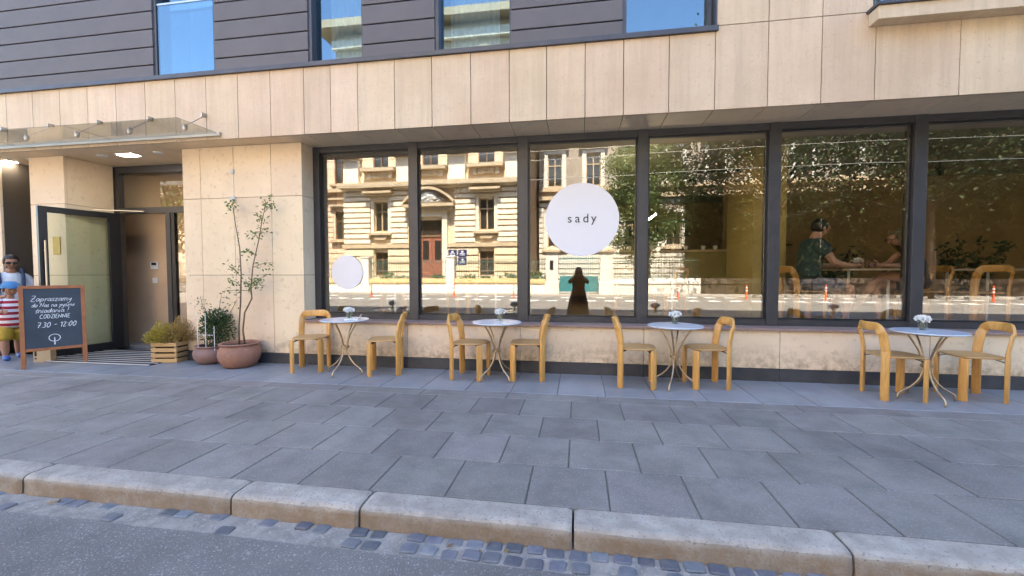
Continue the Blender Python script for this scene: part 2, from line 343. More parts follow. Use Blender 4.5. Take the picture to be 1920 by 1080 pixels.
# ================================================================== SETTING: ground
S = lambda o: tag(o, kind='structure')
S(MB().box(-300, 300, -300, 300, -.5, -.132).build('ground', 'asphalt_far'))
rd = MB(); n = 260; xs = [-40+80*i/n for i in range(n+1)]
rd.v = [(x, -19.5, -.12) for x in xs]+[(x, -3.44+.022*noise.noise((x*3.1, 0, 0))+.012*noise.noise((x*11, 4, 0)), -.12) for x in xs]
rd.f = [(i, i+1, n+2+i, n+1+i) for i in range(n)]
road = S(rd.build('road', 'asphalt'))
S(MB().box(-40, 40, -3.48, -3.2, -.15, -.124).build('gutter_bed', 'mortar'))
gut = S(empty('gutter', (0, -3.34, -.124)))
cob_meshes = []
for k in range(6):
    mb = MB(); w, d = random.uniform(.043, .051), random.uniform(.037, .043); p = []
    for cx_, cy_ in ((1, 1), (-1, 1), (-1, -1), (1, -1)):
        jx, jy = random.uniform(.88, 1.02), random.uniform(.88, 1.02); c1 = (w*cx_*jx, d*cy_*jy*.74); c2 = (w*cx_*jx*.80, d*cy_*jy)
        p += [c1, c2] if cx_*cy_ > 0 else [c2, c1]
    mb.add([(x, y, -.02) for x, y in p]+[(x, y, .004) for x, y in p]+[(x*.86, y*.86, .010) for x, y in p]+[(0, 0, .012)],
           [(i, (i+1)%8, 8+(i+1)%8, 8+i) for i in range(8)]+[(8+i, 8+(i+1)%8, 16+(i+1)%8, 16+i) for i in range(8)]+[(16+i, 16+(i+1)%8, 24) for i in range(8)])
    cob_meshes.append(mb.mesh('cobblestone'))
for row, y in ((0, -3.297), (1, -3.392)):
    x = -5.0+row*.05
    while x < 4.2:
        pr_ = .97 if x > -.95 else (.8 if x > -1.6 and row == 0 else (.45 if row == 0 else .16))
        if x > -.9 and row == 1: pr_ = .92 if x < .0 else .62
        if random.random() < pr_:
            o = link('cobblestone', random.choice(cob_meshes), 'cobble', gut, loc=(x, y+random.uniform(-.008, .008), -.124+random.uniform(-.006, .004)))
            o.rotation_euler.z = random.uniform(-.1, .1)+random.choice((0, math.pi))
        x += random.uniform(.103, .114)
# kerb: one stone per object
kerb = S(empty('kerb', (0, -3.18, 0)))
kj = [-13.0, -11.8, -10.6, -9.5, -8.3, -7.2, -6.1, -4.75, -3.545, -2.016, -1.203, -.024, 1.267, 2.45, 3.7, 4.9, 6.2, 7.4, 8.6]
for a, b in zip(kj, kj[1:]):
    prof = [(-3.097, -.10), (-3.097, 0), (-3.15, .003), (-3.235, .001), (-3.258, -.006), (-3.268, -.020), (-3.271, -.06), (-3.274, -.15)]
    mb = MB(); ns = 44; seed = random.uniform(0, 50)
    for i in range(ns+1):
        x = a+.006+(b-a-.012)*i/ns; e = .010 if i in (0, ns) else 0
        for j, (y, z) in enumerate(prof):
            q = (noise.noise((x*4, j*.7, seed))*.005+noise.noise((x*19, j*1.9, seed+9))*.0045) if j > 1 else 0
            mb.v.append((x, y+(e if j > 2 else 0)+q, z-(e if 0 < j < 7 else 0)+q*.6))
    m_ = len(prof)
    for i in range(ns):
        for j in range(m_-1): mb.f.append((i*m_+j, i*m_+j+1, (i+1)*m_+j+1, (i+1)*m_+j))
    mb.f += [tuple(range(m_)), tuple(ns*m_+j for j in range(m_-1, -1, -1))]
    mb.build('kerb_stone', 'kerb_stone', kerb)
# pavement: bed plus slabs
pav = S(MB().box(-14, 9, -3.10, -.001, -.15, -.007).build('pavement', 'paving_joint'))
def slabs(rows, w, off, mtl, gap, name, zj=.0012, x0=-13.8, x1=8.8):
    for (ya, yb, of) in rows:
        me = MB().cham(-w/2+gap/2, w/2-gap/2, -(yb-ya)/2+gap/2, (yb-ya)/2-gap/2, -.03, 0, .004).mesh(name)
        k = math.floor((x0-of)/w)
        while of+k*w < x1:
            o = link(name, me, mtl, pav, loc=(of+(k+.5)*w, (ya+yb)/2, random.uniform(-zj, zj)))
            o.rotation_euler = (random.uniform(-.0018, .0018), random.uniform(-.0018, .0018), random.uniform(-.0025, .0025)); k += 1
slabs([(-3.09, -2.612, -.294), (-2.612, -2.132, -.062), (-2.132, -1.648, -.305), (-1.648, -1.165, -.064)], .471, 0, 'paving', .009, 'paving_slab')
slabs([(-1.163, -.950, .2)], .942, 0, 'paving', .006, 'border_slab')
slabs([(-.946, -.018, -.729)], .508, 0, 'paving_strip', .006, 'facade_slab', zj=.0004)
# ================================================================== THE CAFE BUILDING
cafe = empty('cafe_building', (0, 0, 0)); tag(cafe, 'modern building with pale stone ground floor, dark clad upper storey and wide shop windows', 'building')
TOP = 16.4
mb = MB()
mb.box(-40, 34, -.2, 12, 6.6, TOP); mb.box(-40, -14, .05, 12, 0, 6.6); mb.box(9.2, 34, .05, 12, 0, 6.6); mb.box(-14, 9.2, 8, 12, 0, 6.6)
mb.build('building_mass', 'cladding', cafe)
mb = MB()
mb.box(-14, 9.2, -.255, .30, 3.17, 3.99)                      # beam behind the stone band
mb.box(-14, 1.5, -.19, .05, 3.99, 4.05); mb.box(1.52, 3.08, -.255, .3, 3.99, 6.6); mb.box(3.08, 9.2, -.255, .3, 3.99, 4.03)
mb.box(-14, 9.2, .30, 8, 3.3, 3.98)                           # floor slab
mb.box(-5.77, -3.88, .035, .9, 0, 3.17); mb.box(-8.59, -7.985, .035, .9, 0, 3.17); mb.box(-14, -9.25, .035, .6, 0, 3.17)
mb.box(-3.88, 9.2, .035, .28, 0, .598)                        # parapet under the shop windows
mb.build('core_wall', 'joint', cafe)
mb = MB(); grid_wall(mb, -14, 1.5, 4.05, 6.6, [(-5.99, -4.99, 4, 6.3), (-3.57, -2.79, 4, 6.3), (-1.81, -.83, 4, 6.3), (.50, 1.49, 4, 6.3)], -.19, .1)
mb.build('cladding_backing', 'black_gap', cafe)
# stone band, one panel per object
uj = [-3.589, -3.206, -2.825, -2.321, -1.825, -1.323, -.842, -.388, .066, .507, 1.012, 1.507, 2.057, 2.593, 3.11, 3.89, 4.67, 5.45, 6.23, 7.01, 7.79, 8.57, 9.2]
x = -3.589
while x > -13.9: x -= .4925; uj.insert(0, x)
for a, b in zip(uj, uj[1:]):
    g = .004
    MB().box(a+g, b-g, -.30, -.257, 3.137, 3.998 if b < 1.51 else 4.058).build('stone_panel', 'stone_band', cafe, bevel=.002)
    if 1.5 < a < 3.1: MB().box(a+g, min(b, 3.078)-g, -.30, -.257, 4.066, 5.4).build('stone_panel', 'stone_band', cafe, bevel=.002)
    deep = .70 if b < -5.7 else .262
    if a < -5.78 < b: deep = .262
    MB().box(a+g, b-g, -.258, deep, 3.139, 3.168).build('soffit_panel', 'stone_wall', cafe)
MB().box(-14, 1.53, -.335, -.19, 4.0, 4.018).box(-14, 1.53, -.335, -.32, 4.018, 4.055).build('flashing', 'flashing', cafe)
MB().box(1.50, 1.52, -.31, -.1, 4.06, 6.6).build('cladding_edge', 'flashing', cafe)
# dark cladding boards
rows = [4.06, 4.273]+[4.273+.25*k for k in range(1, 10)]
for a, b in ((-13.9, -5.99), (-4.99, -3.57), (-2.79, -1.81), (-.83, .50)):
    for z0, z1 in zip(rows, rows[1:]):
        MB().box(a, b, -.222, -.19, z0+.003, z1-.014).build('cladding_board', 'cladding', cafe, bevel=.004)
# upper windows
for i, (a, b) in enumerate(((-5.99, -4.99), (-3.57, -2.79), (-1.81, -.83), (.50, 1.49))):
    w = MB(); f = .045
    w.box(a, a+f, -.20, -.05, 4.055, 6.3).box(b-f*.5, b, -.20, -.05, 4.055, 6.3).box(a+f, b-f*.5, -.12, -.05, 4.055, 4.085).box(a+f, b-f*.5, -.12, -.05, 5.42, 5.48)
    win = w.build('window', 'flashing', cafe)
    MB().box(a+f, b-f*.5, -.092, -.084, 4.085, 5.42).box(a+f, b-f*.5, -.092, -.084, 5.48, 6.3).build('pane', 'glass_upper', win)
    if i < 3:
        ca, cb = ((-5.66, -5.03), (-3.40, -2.82), (-1.68, -1.02))[i]
        c = MB(); nn = 40
        c.v = [(ca+(cb-ca)*k/nn, .06+.022*math.sin(k*1.35), z) for z in (4.09, 6.2) for k in range(nn+1)]
        c.f = [(k, k+1, nn+2+k, nn+1+k) for k in range(nn)]; c.build('curtain', 'curtain', win, smooth=True)
    if i == 0:
        MB().box(a+f, b-f, -.186, -.176, 4.07, 5.10).build('balustrade_glass', 'glass_upper', win)
        MB().box(a+f, b-f, -.19, -.165, 5.10, 5.125).build('balustrade_rail', 'steel', win)
MB().box(-14, 9.2, 2.6, 2.7, 3.98, 6.6).build('upper_room_wall', 'wall_cafe', cafe)
# right bay window with stone ledge
MB().box(3.03, 9.2, -.46, -.305, 3.90, 4.035).build('window_ledge', 'stone_band', cafe, bevel=.004)
MB().box(3.01, 9.2, -.485, -.25, 4.037, 4.066).build('ledge_flashing', 'flashing', cafe)
w = MB().box(3.085, 3.15, -.2, -.05, 4.068, 6.5).box(3.15, 9.2, -.2, -.05, 4.068, 4.13).box(5.6, 5.67, -.2, -.05, 4.13, 6.5).build('window', 'flashing', cafe)
MB().box(3.15, 9.2, -.12, -.11, 4.13, 6.5).build('pane', 'glass_upper', w)
c = MB(); nn = 160
c.v = [(3.3+5.6*k/nn, .1+.03*math.sin(k*1.3), z) for z in (4.14, 6.4) for k in range(nn+1)]; c.f = [(k, k+1, nn+2+k, nn+1+k) for k in range(nn)]
c.build('curtain', 'curtain', w, smooth=True)
# piers and lower wall
def panels(xs_, zs_, y0=0., y1=.034, mtl='stone_wall', g=.003):
    for a, b in zip(xs_, xs_[1:]):
        for c_, d in zip(zs_, zs_[1:]):
            MB().box(a+g, b-g, y0, y1, c_+g, d-g).build('stone_panel', mtl, cafe, bevel=.0015)
panels([-5.80, -5.499, -4.946, -4.341, -3.853], [.145, 1.273, 2.395, 3.138], mtl='stone_low')
panels([-8.62, -7.95], [.145, 1.273, 2.395, 3.138]); panels([-14, -12.7, -11.4, -10.2, -9.22], [.145, 1.273, 2.395, 3.138])
for c_, d in ((.0, 1.273), (1.273, 2.395), (2.395, 3.138)):                                # returns
    MB().box(-7.984, -7.952, .037, .70, c_+.003, d-.003).build('stone_panel', 'stone_wall', cafe)
    MB().box(-5.798, -5.772, .037, .70, c_+.003, d-.003).build('stone_panel', 'stone_wall', cafe)
    MB().box(-8.618, -8.592, .037, .70, c_+.003, d-.003).build('stone_panel', 'stone_wall', cafe)
    if c_ > .1: MB().box(-3.878, -3.856, .037, .30, max(c_, .634)+.003, d-.003).build('stone_panel', 'stone_wall', cafe)
MB().box(-3.878, -3.856, .037, .30, .637, 1.27).build('stone_panel', 'stone_wall', cafe)
lj = [-3.853, -2.309, -.753, .809, 2.37, 3.93, 5.49, 7.05, 8.61, 9.2]
panels(lj, [.145, .600], mtl='stone_low')
for a, b in zip([-5.80]+lj, lj):
    MB().box(a+.002, b-.002, -.012, .034, -.006, .143).build('plinth_panel', 'plinth_stone', cafe)
MB().box(-8.62, -7.95, -.012, .034, -.006, .143).build('plinth_panel', 'plinth_stone', cafe)
MB().box(-14, -9.22, -.012, .034, -.006, .143).build('plinth_panel', 'plinth_stone', cafe)
MB().box(-3.85, 9.2, -.028, .262, .6005, .632).build('window_sill', 'sill_stone', cafe, bevel=.004)
# shop windows
FB, FT, FY = .633, 3.137, .25
win = MB().box(-3.853, 9.2, FY+.004, .40, FT-.085, FT).box(-3.853, 9.2, FY+.004, .40, FB, FB+.075).box(-3.853, -3.755, FY, .40, FB, FT).build('shop_window', 'frame_dark', cafe)
mul_x = [-3.72, -2.309, -.745, .812, 2.38, 3.95, 5.49, 7.05, 8.61]
for x in mul_x[1:]: MB().box(x-.066, x+.066, FY-.012, .41, FB+.001, FT-.001).build('mullion', 'frame_dark', win, bevel=.003)
pe = [-3.755]+mul_x[1:]
for i, (a, b) in enumerate(zip(pe, pe[1:])):
    x0 = a+(.066 if i else 0); x1 = b-.066
    fr = MB().box(x0, x0+.022, .285, .33, FB+.075, FT-.085).box(x1-.022, x1, .285, .33, FB+.075, FT-.085).box(x0+.022, x1-.022, .285, .33, FB+.075, FB+.095).box(x0+.022, x1-.022, .285, .33, FT-.105, FT-.085)
    fr.build('pane_bead', 'frame_black', win)
    p = MB().box(-.5*(x1-x0-.044), .5*(x1-x0-.044), -.004, .004, FB+.095, FT-.105).build('pane', 'glass_shop', win)
    p.location = ((x0+x1)/2, .305, 0)
    p.rotation_euler = (R(random.uniform(-.05, .05)), 0, R(random.uniform(-.06, .06)))
# wall boxes and cable on the pier
MB().box(-4.972, -4.925, -.03, 0, 2.74, 2.80).build('junction_box', 'plastic_grey', cafe, bevel=.004)
MB().box(-4.98, -4.91, -.035, 0, 2.34, 2.41).build('junction_box', 'plastic_grey', cafe, bevel=.004)
MB().tube([(-4.948, -.006, 2.74), (-4.946, -.006, 2.6), (-4.948, -.006, 2.41)], .004, 6).build('cable', 'white', cafe)
# entrance bays
GY = .72
def shopfront(a, b, posts, doors_open):
    m_ = MB().box(a, b, GY, GY+.08, 3.02, 3.137).box(a, b, GY, GY+.08, 2.33, 2.43).box(a, a+.09, GY, GY+.08, 0, 2.33).box(a, a+.09, GY, GY+.08, 2.43, 3.02)
    m_.box(b-.09, b, GY, GY+.08, 0, 2.33).box(b-.09, b, GY, GY+.08, 2.43, 3.02)
    for p in posts: m_.box(p-.045, p+.045, GY, GY+.08, 0, 2.33)
    fr = m_.build('entrance_frame', 'frame_dark', cafe)
    MB().box(a+.09, b-.09, GY+.04, GY+.048, 2.43, 3.02).build('transom_pane', 'glass_shop', fr); return fr
f1 = shopfront(-7.95, -5.80, [-6.90], True)
MB().box(-6.855, -6.78, GY+.01, GY+.07, .001, 2.329).box(-6.78, -5.89, GY+.01, GY+.07, .001, .10).build('side_light_frame', 'frame_black', f1)
MB().box(-6.78, -5.89, GY+.035, GY+.043, .10, 2.329).build('side_pane', 'glass_shop', f1)
f2 = shopfront(-11.2, -8.62, [-10.35], False)
MB().box(-11.11, -10.40, GY+.035, GY+.043, .001, 2.329).build('side_pane', 'glass_shop', f2)
MB().box(-10.30, -10.22, GY+.012, GY+.062, .001, 2.329).box(-8.79, -8.71, GY+.012, GY+.062, .001, 2.329).box(-10.22, -8.79, GY+.012, GY+.062, .001, .12).box(-10.22, -8.79, GY+.012, GY+.062, 2.22, 2.329).build('door_frame', 'frame_black', f2)
MB().box(-10.22, -8.79, GY+.035, GY+.043, .12, 2.22).build('door_pane', 'glass_shop', f2)
MB().box(-10.1, -9.2, GY-.03, GY-.005, 2.24, 2.27).box(-10.1, -9.62, GY-.05, GY+.01, 2.15, 2.205).build('door_closer', 'steel', f2)
MB().tube([(-10.16, GY-.03, 1.9), (-10.16, GY-.03, 1.7)], .02, 8).tube([(-10.16, GY-.03, 1.65), (-10.16, GY-.03, 1.5)], .02, 8).build('door_handle', 'steel', f2)
# the open door leaf, hinged on the pier side
dh = Vector((-7.80, .66, 0)); de = Vector((-8.005, -.315, 0)); du = (de-dh).normalized(); dl = (de-dh).length
leaf = empty('door', dh); leaf.parent = cafe; leaf.rotation_euler.z = math.atan2(du.y, du.x)
def lp(m_, name, mt): return m_.build(name, mt, leaf, local=True, bevel=.003)
lp(MB().box(0, .15, -.03, .03, .02, 2.32).box(dl-.10, dl, -.03, .03, .02, 2.32).box(.15, dl-.10, -.03, .03, .02, .14).box(.15, dl-.10, -.03, .03, 2.23, 2.32), 'leaf_frame', 'frame_black')
lp(MB().box(.15, dl-.10, -.006, .006, .14, 2.23), 'leaf_pane', 'glass_door')
lp(MB().tube([(dl-.05, .075, .55), (dl-.05, .075, 1.80)], .014, 10).tube([(dl-.05, .03, .7), (dl-.05, .075, .7)], .008, 6).tube([(dl-.05, .03, 1.65), (dl-.05, .075, 1.65)], .008, 6), 'pull_handle', 'steel')
MB().obox((-7.82, .70, 2.352), (-7.30, .66, 2.352), .02, .012).obox((-7.30, .66, 2.352), (-7.86, .32, 2.345), .02, .012).build('closer_arm', 'steel', cafe)
MB().box(-8.20, -8.06, -.012, 0, 1.60, 1.88).build('wall_plaque', 'plaque', cafe, bevel=.003)
# vestibule
MB().box(-8.6, -5.8, .81, 1.75, -.05, .012).build('vestibule_floor', 'paving_strip', cafe)
MB().box(-11.2, -8.6, .81, 2.4, -.05, .012).build('lobby_floor', 'paving_strip', cafe)
MB().box(-8.6, -3.9, 1.20, 1.3, .012, 3.1).build('vestibule_wall', 'wall_brown', cafe)
MB().box(-11.2, -8.7, 2.4, 2.5, .012, 3.1).box(-8.7, -8.6, .9, 2.5, .012, 3.1).build('lobby_wall', 'wall_cafe', cafe)
MB().box(-7.82, -7.66, 1.175, 1.198, 1.38, 1.51).build('intercom', 'white', cafe, bevel=.004)
MB().box(-7.79, -7.69, 1.171, 1.176, 1.45, 1.50).build('intercom_screen', 'frame_black', cafe)
MB().box(-7.79, -7.68, 1.18, 1.198, 1.12, 1.22).build('light_switch', 'white', cafe, bevel=.004)
MB().box(-14, -3.9, .70, 8, 3.141, 3.28).build('lobby_ceiling', 'stone_wall', cafe)
# soffit lamps
for x, y, w_, d_ in ((-6.89, .12, .13, .07), (-9.27, .12, .13, .07)):
    MB().box(x-w_-.02, x+w_+.02, y-d_-.02, y+d_+.02, 3.128, 3.139).build('lamp_rim', 'white', cafe)
    MB().box(x-w_, x+w_, y-d_, y+d_, 3.124, 3.129).build('soffit_lamp', 'lamp_glow', cafe)
for x in (-7.35, -6.32, -8.7):
    MB().lathe([(.045, 0), (.07, 0), (.07, .012), (.045, .012)], 20, (x, .1, 3.126)).build('spot_ring', 'white', cafe, smooth='auto')
    MB().lathe([(.043, 0), (.043, .004)], 16, (x, .1, 3.130)).build('spot_glass', 'plastic_grey', cafe)
# glass canopy
can = empty('canopy', (-9, -.6, 3.2)); can.parent = cafe; can.location = (-9, -.6, 3.2)
x = -4.87
while x > -13:
    MB().box(x-1.72, x-.012, -.90, -.335, 3.205, 3.22).build('glass_panel', 'glass_canopy', can); x -= 1.72
MB().box(-13.6, -4.84, -.334, -.301, 3.175, 3.225).build('wall_rail', 'steel', can)
x = -5.08
while x > -13:
    MB().tube([(x, -.302, 3.47), (x-.01, -.60, 3.225)], .006, 8).build('tie_rod', 'steel', can)
    MB().prism([(x-.02, 3.45), (x+.02, 3.45), (x+.02, 3.49), (x-.02, 3.49)], -.325, -.301).prism([(x-.012, 3.43), (x+.012, 3.43), (x+.012, 3.49), (x-.012, 3.48)], -.37, -.325).build('bracket', 'steel', can)
    MB().lathe([(.022, -.03), (.028, -.01), (.028, .03), (.012, .045)], 12, (x-.01, -.60, 3.205)).build('glass_clamp', 'steel', can)
    x -= .86
# window stickers
st = empty('round_sign', (.037, .295, 2.009)); tag(st, 'large white round sticker on the shop window reading sady', 'sticker')
MB().disc((.037, 2.009), .487, .294, .297, 96).build('disc', 'sign_white', st)
for ch_, dx in zip('sady', (-.158, -.054, .054, .158)):
    me = text_mesh(ch_, .165); zs_ = [v.co.y for v in me.vertices]; xs_ = [v.co.x for v in me.vertices]
    me.transform(Matrix.Translation((-(min(xs_)+max(xs_))/2, -min(zs_)-.04+(-.036 if ch_ == 'y' else 0), 0))); me.transform(Matrix.Rotation(R(90), 4, 'X')); link('letter', me, 'ink', st, loc=(.037+dx, .2915, 2.01))
st = empty('window_sticker', (-3.365, .295, 1.312)); tag(st, 'small plain white round sticker near the corner of the shop window', 'sticker')
MB().disc((-3.365, 1.312), .25, .294, .297, 72).build('disc', 'sign_white', st)
# ---------------------------------------------------------------- cafe interior
IF = .60
MB().box(-3.88, 9.2, .41, 8, .30, IF).build('cafe_floor', 'floor_cafe', cafe)
MB().box(-3.88, 9.2, .30, 8, 3.24, 3.299).build('cafe_ceiling', 'ceiling_dark', cafe)
MB().box(-3.88, 9.2, 7.0, 7.1, IF, 3.24).build('cafe_back_wall', 'wall_cafe', cafe)
MB().box(-3.98, -3.90, .41, 7.0, IF, 3.24).box(9.1, 9.2, .41, 7, IF, 3.24).build('cafe_side_wall', 'wall_olive', cafe)
MB().box(2.66, 3.13, 1.6, 2.75, IF, 3.24).build('cafe_column', 'column_yellow', cafe)
MB().box(3.13, 9.1, 4.4, 4.5, IF, 3.24).build('cafe_partition', 'wall_cafe', cafe)
# ================================================================== FURNITURE
def chair_proto():
    root = empty('wooden_chair', (0, 0, 0))
    a = .178
    def board(cx, cy, z0, z1, w=.074, t=.036):             # diagonal leg board with rounded section
        d = Vector((cx, cy, 0)).normalized(); wd = Vector((-d.y, d.x, 0)); ring = []
        for k in range(12):
            th = 2*math.pi*k/12; c_, s_ = math.cos(th), math.sin(th)
            ring.append(wd*(w/2*math.copysign(abs(c_)**.55, c_))+d*(t/2*math.copysign(abs(s_)**.55, s_)))
        m_ = MB(); base = Vector((cx, cy, 0)); lv = [(z0, .88), (z0+.006, 1), (z1-.012, 1), (z1-.004, .93), (z1, .8)]
        for z, s_ in lv: m_.v += [tuple(base+r*s_+Vector((0, 0, z))) for r in ring]
        for i in range(len(lv)-1): m_.f += [(i*12+j, i*12+(j+1)%12, (i+1)*12+(j+1)%12, (i+1)*12+j) for j in range(12)]
        m_.f += [tuple(range(11, -1, -1)), tuple((len(lv)-1)*12+j for j in range(12))]
        return m_
    for sy in (-1, 1): board(a, sy*a, 0, .432).build('leg', 'chair_wood', root, smooth='auto', local=True)
    for sy in (-1, 1): board(-a, sy*a, 0, .50).build('rear_leg', 'chair_wood', root, smooth='auto', local=True)
    # bent back: ribbon up one post, over and down
    path = []; r = .075; zt = .742; half = a
    for z in (.44, .52, .60, zt-r): path.append((Vector((-a-.045*max(0, (z-.5)/.25), -half, z)), 0.))
    for k in range(1, 7):
        th = math.pi/2*k/6; path.append((Vector((-a-.045-.01*k/6, -half+r-r*math.cos(th), zt-r+r*math.sin(th))), k/6))
    for y in (-.07, -.035, 0): path.append((Vector((-a-.055-.03*(1-(y/.103)**2), y, zt)), 1.))
    path = path+[(Vector((p.x, -p.y, p.z)), -q if q < 1 else 1.) for p, q in reversed(path[:-1])]
    m_ = MB(); ns = 12
    for i, (p, q) in enumerate(path):
        left = i < len(path)//2 or p.y == 0; qa = abs(q)
        sgn = -1 if p.y <= 0 else 1
        post_w = Vector((1, sgn, 0)).normalized() if True else None
        top_w = Vector((-.25, 0, 1)).normalized()
        wv = (post_w*math.cos(qa*math.pi/2)+top_w*math.sin(qa*math.pi/2)).normalized()
        tn = (path[min(i+1, len(path)-1)][0]-path[max(i-1, 0)][0]).normalized()
        wv = (wv-tn*wv.dot(tn)).normalized(); nv = tn.cross(wv); ww = .078+.014*qa
        for k in range(ns):
            th = 2*math.pi*k/ns; c_, s_ = math.cos(th), math.sin(th)
            if sgn > 0: c_ = -c_; s_ = -s_ if False else s_
            m_.v.append(tuple(p+wv*(ww/2*math.copysign(abs(math.cos(th))**.5, math.cos(th)))*(1 if sgn < 0 else 1)+nv*(.030/2*math.copysign(abs(s_)**.55, s_))))
    # keep the section order consistent across the crown: rebuild faces by nearest start vertex
    for i in range(len(path)-1):
        A = [Vector(m_.v[i*ns+k]) for k in range(ns)]; B = [Vector(m_.v[(i+1)*ns+k]) for k in range(ns)]
        best = min(((sum((A[k]-B[(s_+k*d)%ns]).length for k in range(ns)), s_, d) for s_ in range(ns) for d in (1, -1)))
        _, s_, d = best
        for k in range(ns): m_.f.append((i*ns+k, i*ns+(k+1)%ns, (i+1)*ns+(s_+(k+1)*d)%ns, (i+1)*ns+(s_+k*d)%ns))
    m_.f += [tuple(range(ns)), tuple((len(path)-1)*ns+k for k in range(ns))]
    m_.build('backrest', 'chair_wood', root, smooth='auto', local=True)
    m_ = MB(); n = 40; e = .208
    ring = [(e*math.copysign(abs(math.cos(t))**.62, math.cos(t)), e*math.copysign(abs(math.sin(t))**.62, math.sin(t))) for t in (2*math.pi*k/n for k in range(n))]
    lv = [(.94, .432), (1, .437), (1, .446), (.97, .451), (.6, .449), (.0, .444)]
    for s_, z in lv: m_.v += [(x*s_, y*s_, z) for x, y in ring]
    for i in range(len(lv)-1): m_.f += [(i*n+j, i*n+(j+1)%n, (i+1)*n+(j+1)%n, (i+1)*n+j) for j in range(n)]
    m_.f.append(tuple(range(n-1, -1, -1)))
    m_.build('seat', 'seat_wood', root, smooth='auto', local=True)
    m_ = MB()
    for sx in (-1, 1):
        for sy in (-1, 1): m_.obox((sx*.165, sy*.165, .40), (sx*.10, sy*.10, .428), .022, .006)
    m_.obox((-.15, -.15, .424), (.15, .15, .424), .03, .012).obox((-.15, .15, .426), (.15, -.15, .426), .03, .008)
    m_.build('seat_bracket', 'dark_metal', root, local=True)
    return root
def table_proto():
    root = empty('round_table', (0, 0, 0)); tz = .702
    MB().lathe([(.0, tz-.016), (.285, tz-.016), (.297, tz-.012), (.30, tz-.004), (.298, tz), (.0, tz)], 56).build('table_top', 'table_top', root, smooth='auto', local=True)
    MB().lathe([(.0, tz-.03), (.20, tz-.03), (.20, tz-.018), (0, tz-.018)], 24).build('top_plate', 'dark_metal', root, local=True)
    for k in range(4):
        th = math.pi/4+k*math.pi/2; c_, s_ = math.cos(th), math.sin(th)
        pf = [(.185, tz-.02), (.165, .65), (.125, .59), (.08, .51), (.048, .43), (.034, .37), (.032, .32), (.038, .28), (.055, .23), (.09, .175), (.14, .125), (.195, .09), (.232, .066), (.246, .045), (.25, .02), (.25, 0)]
        MB().tube([(r*c_, r*s_, z) for r, z in pf], .0095, 10).build('leg', 'brass_metal', root, smooth=True, local=True)
    MB().lathe([(.046, .335), (.052, .335), (.052, .36), (.046, .36)], 20).build('ring', 'brass_metal', root, smooth='auto', local=True)
    return root
def vase_proto():
    root = empty('flower_vase', (0, 0, 0))
    MB().lathe([(.0, 0), (.026, 0), (.03, .01), (.031, .05), (.027, .062), (.029, .068)], 20).build('vase', 'glass_vase', root, smooth='auto', local=True)
    MB().lathe([(0, .004), (.026, .006), (.027, .035), (0, .035)], 16).build('water', 'glass_vase', root, local=True)
    m_ = MB()
    for k in range(5):
        th = k*1.3; m_.tube([(.01*math.cos(th), .01*math.sin(th), .006), (.012*math.cos(th+2), .012*math.sin(th+2), .07)], .0025, 5)
    for k in range(8): m_.leaf((0, 0, .062), (random.uniform(-1, 1), random.uniform(-1, 1), .6), .05, .02)
    m_.build('stem', 'leaf', root, local=True)
    m_ = MB()
    for c_ in ((0, 0, .098), (.026, .01, .09), (-.024, -.012, .094), (.006, -.026, .092), (-.008, .024, .09)):
        for k in range(70):
            d = Vector((random.gauss(0, 1), random.gauss(0, 1), random.gauss(.35, 1))).normalized()
            m_.leaf(Vector(c_)+d*.004, d, random.uniform(.022, .03), .02)
    m_.build('blossom', 'petal', root, local=True)
    return root
ch0 = chair_proto(); tb0 = table_proto(); vs0 = vase_proto(); used = set()
def place(p, loc, rz, label, cat, group):
    o = p if p.name not in used else copy_tree(p); used.add(p.name)
    o.location = loc; o.rotation_euler = (0, 0, rz)
    if p is vs0: o.scale = (1.3, 1.3, 1.25)
    return tag(o, label, cat, group)
nth = ['first', 'second', 'third', 'fourth']
tables = [(-2.99, -.41, 38), (-.985, -.40, 2), (1.085, -.43, 20), (3.50, -.56, 42)]
for i, (x, y, a) in enumerate(tables):
    place(tb0, (x, y, 0), R(a), f'{nth[i]} small round pale-topped table outside, counting from the flower pots', 'table', 'round tables along the shop window')
    place(vs0, (x+.02, y+.05+(.05 if i else .02), .702), R(70*i), f'white flowers in a glass vase on the {nth[i]} table from the pots', 'vase', 'flower vases on the outdoor tables')
# (x, y, facing)   facing 0 = looks towards +x
chairs = [(-3.56, -.295, -73, 0), (-2.48, -.31, 199, 0), (-1.325, -.375, -5, 1), (-.62, -.29, 187, 1), (.665, -.42, -6, 2), (1.45, -.33, 186, 2), (3.25, -.48, -2, 3), (4.02, -.385, 176, 3)]
for x, y, a, i in chairs:
    near = x < tables[i][0]
    side = 'on the side towards the flower pots' if near else 'on the side away from the flower pots'
    place(ch0, (x, y, 0), R(a), f'light wooden chair at the {nth[i]} outdoor table, {side}', 'chair', 'wooden chairs at the outdoor tables')
m_ = MB().box(-.07, .07, -.10, .10, 0, .003); o = m_.build('menu_card', 'paper'); o.location = (-2.90, -.44, .703); o.rotation_euler.z = R(35); tag(o, 'flat paper menu card lying on the first round table', 'menu')
o = MB().prism([(-.005, 0), (.005, 0), (.045, .055), (.038, .058)], -.09, .09).build('menu_folder', 'plastic_grey'); o.location = (-2.83, -.36, .704); o.rotation_euler.z = R(25); tag(o, 'grey folded menu leaning on the first round table', 'menu')
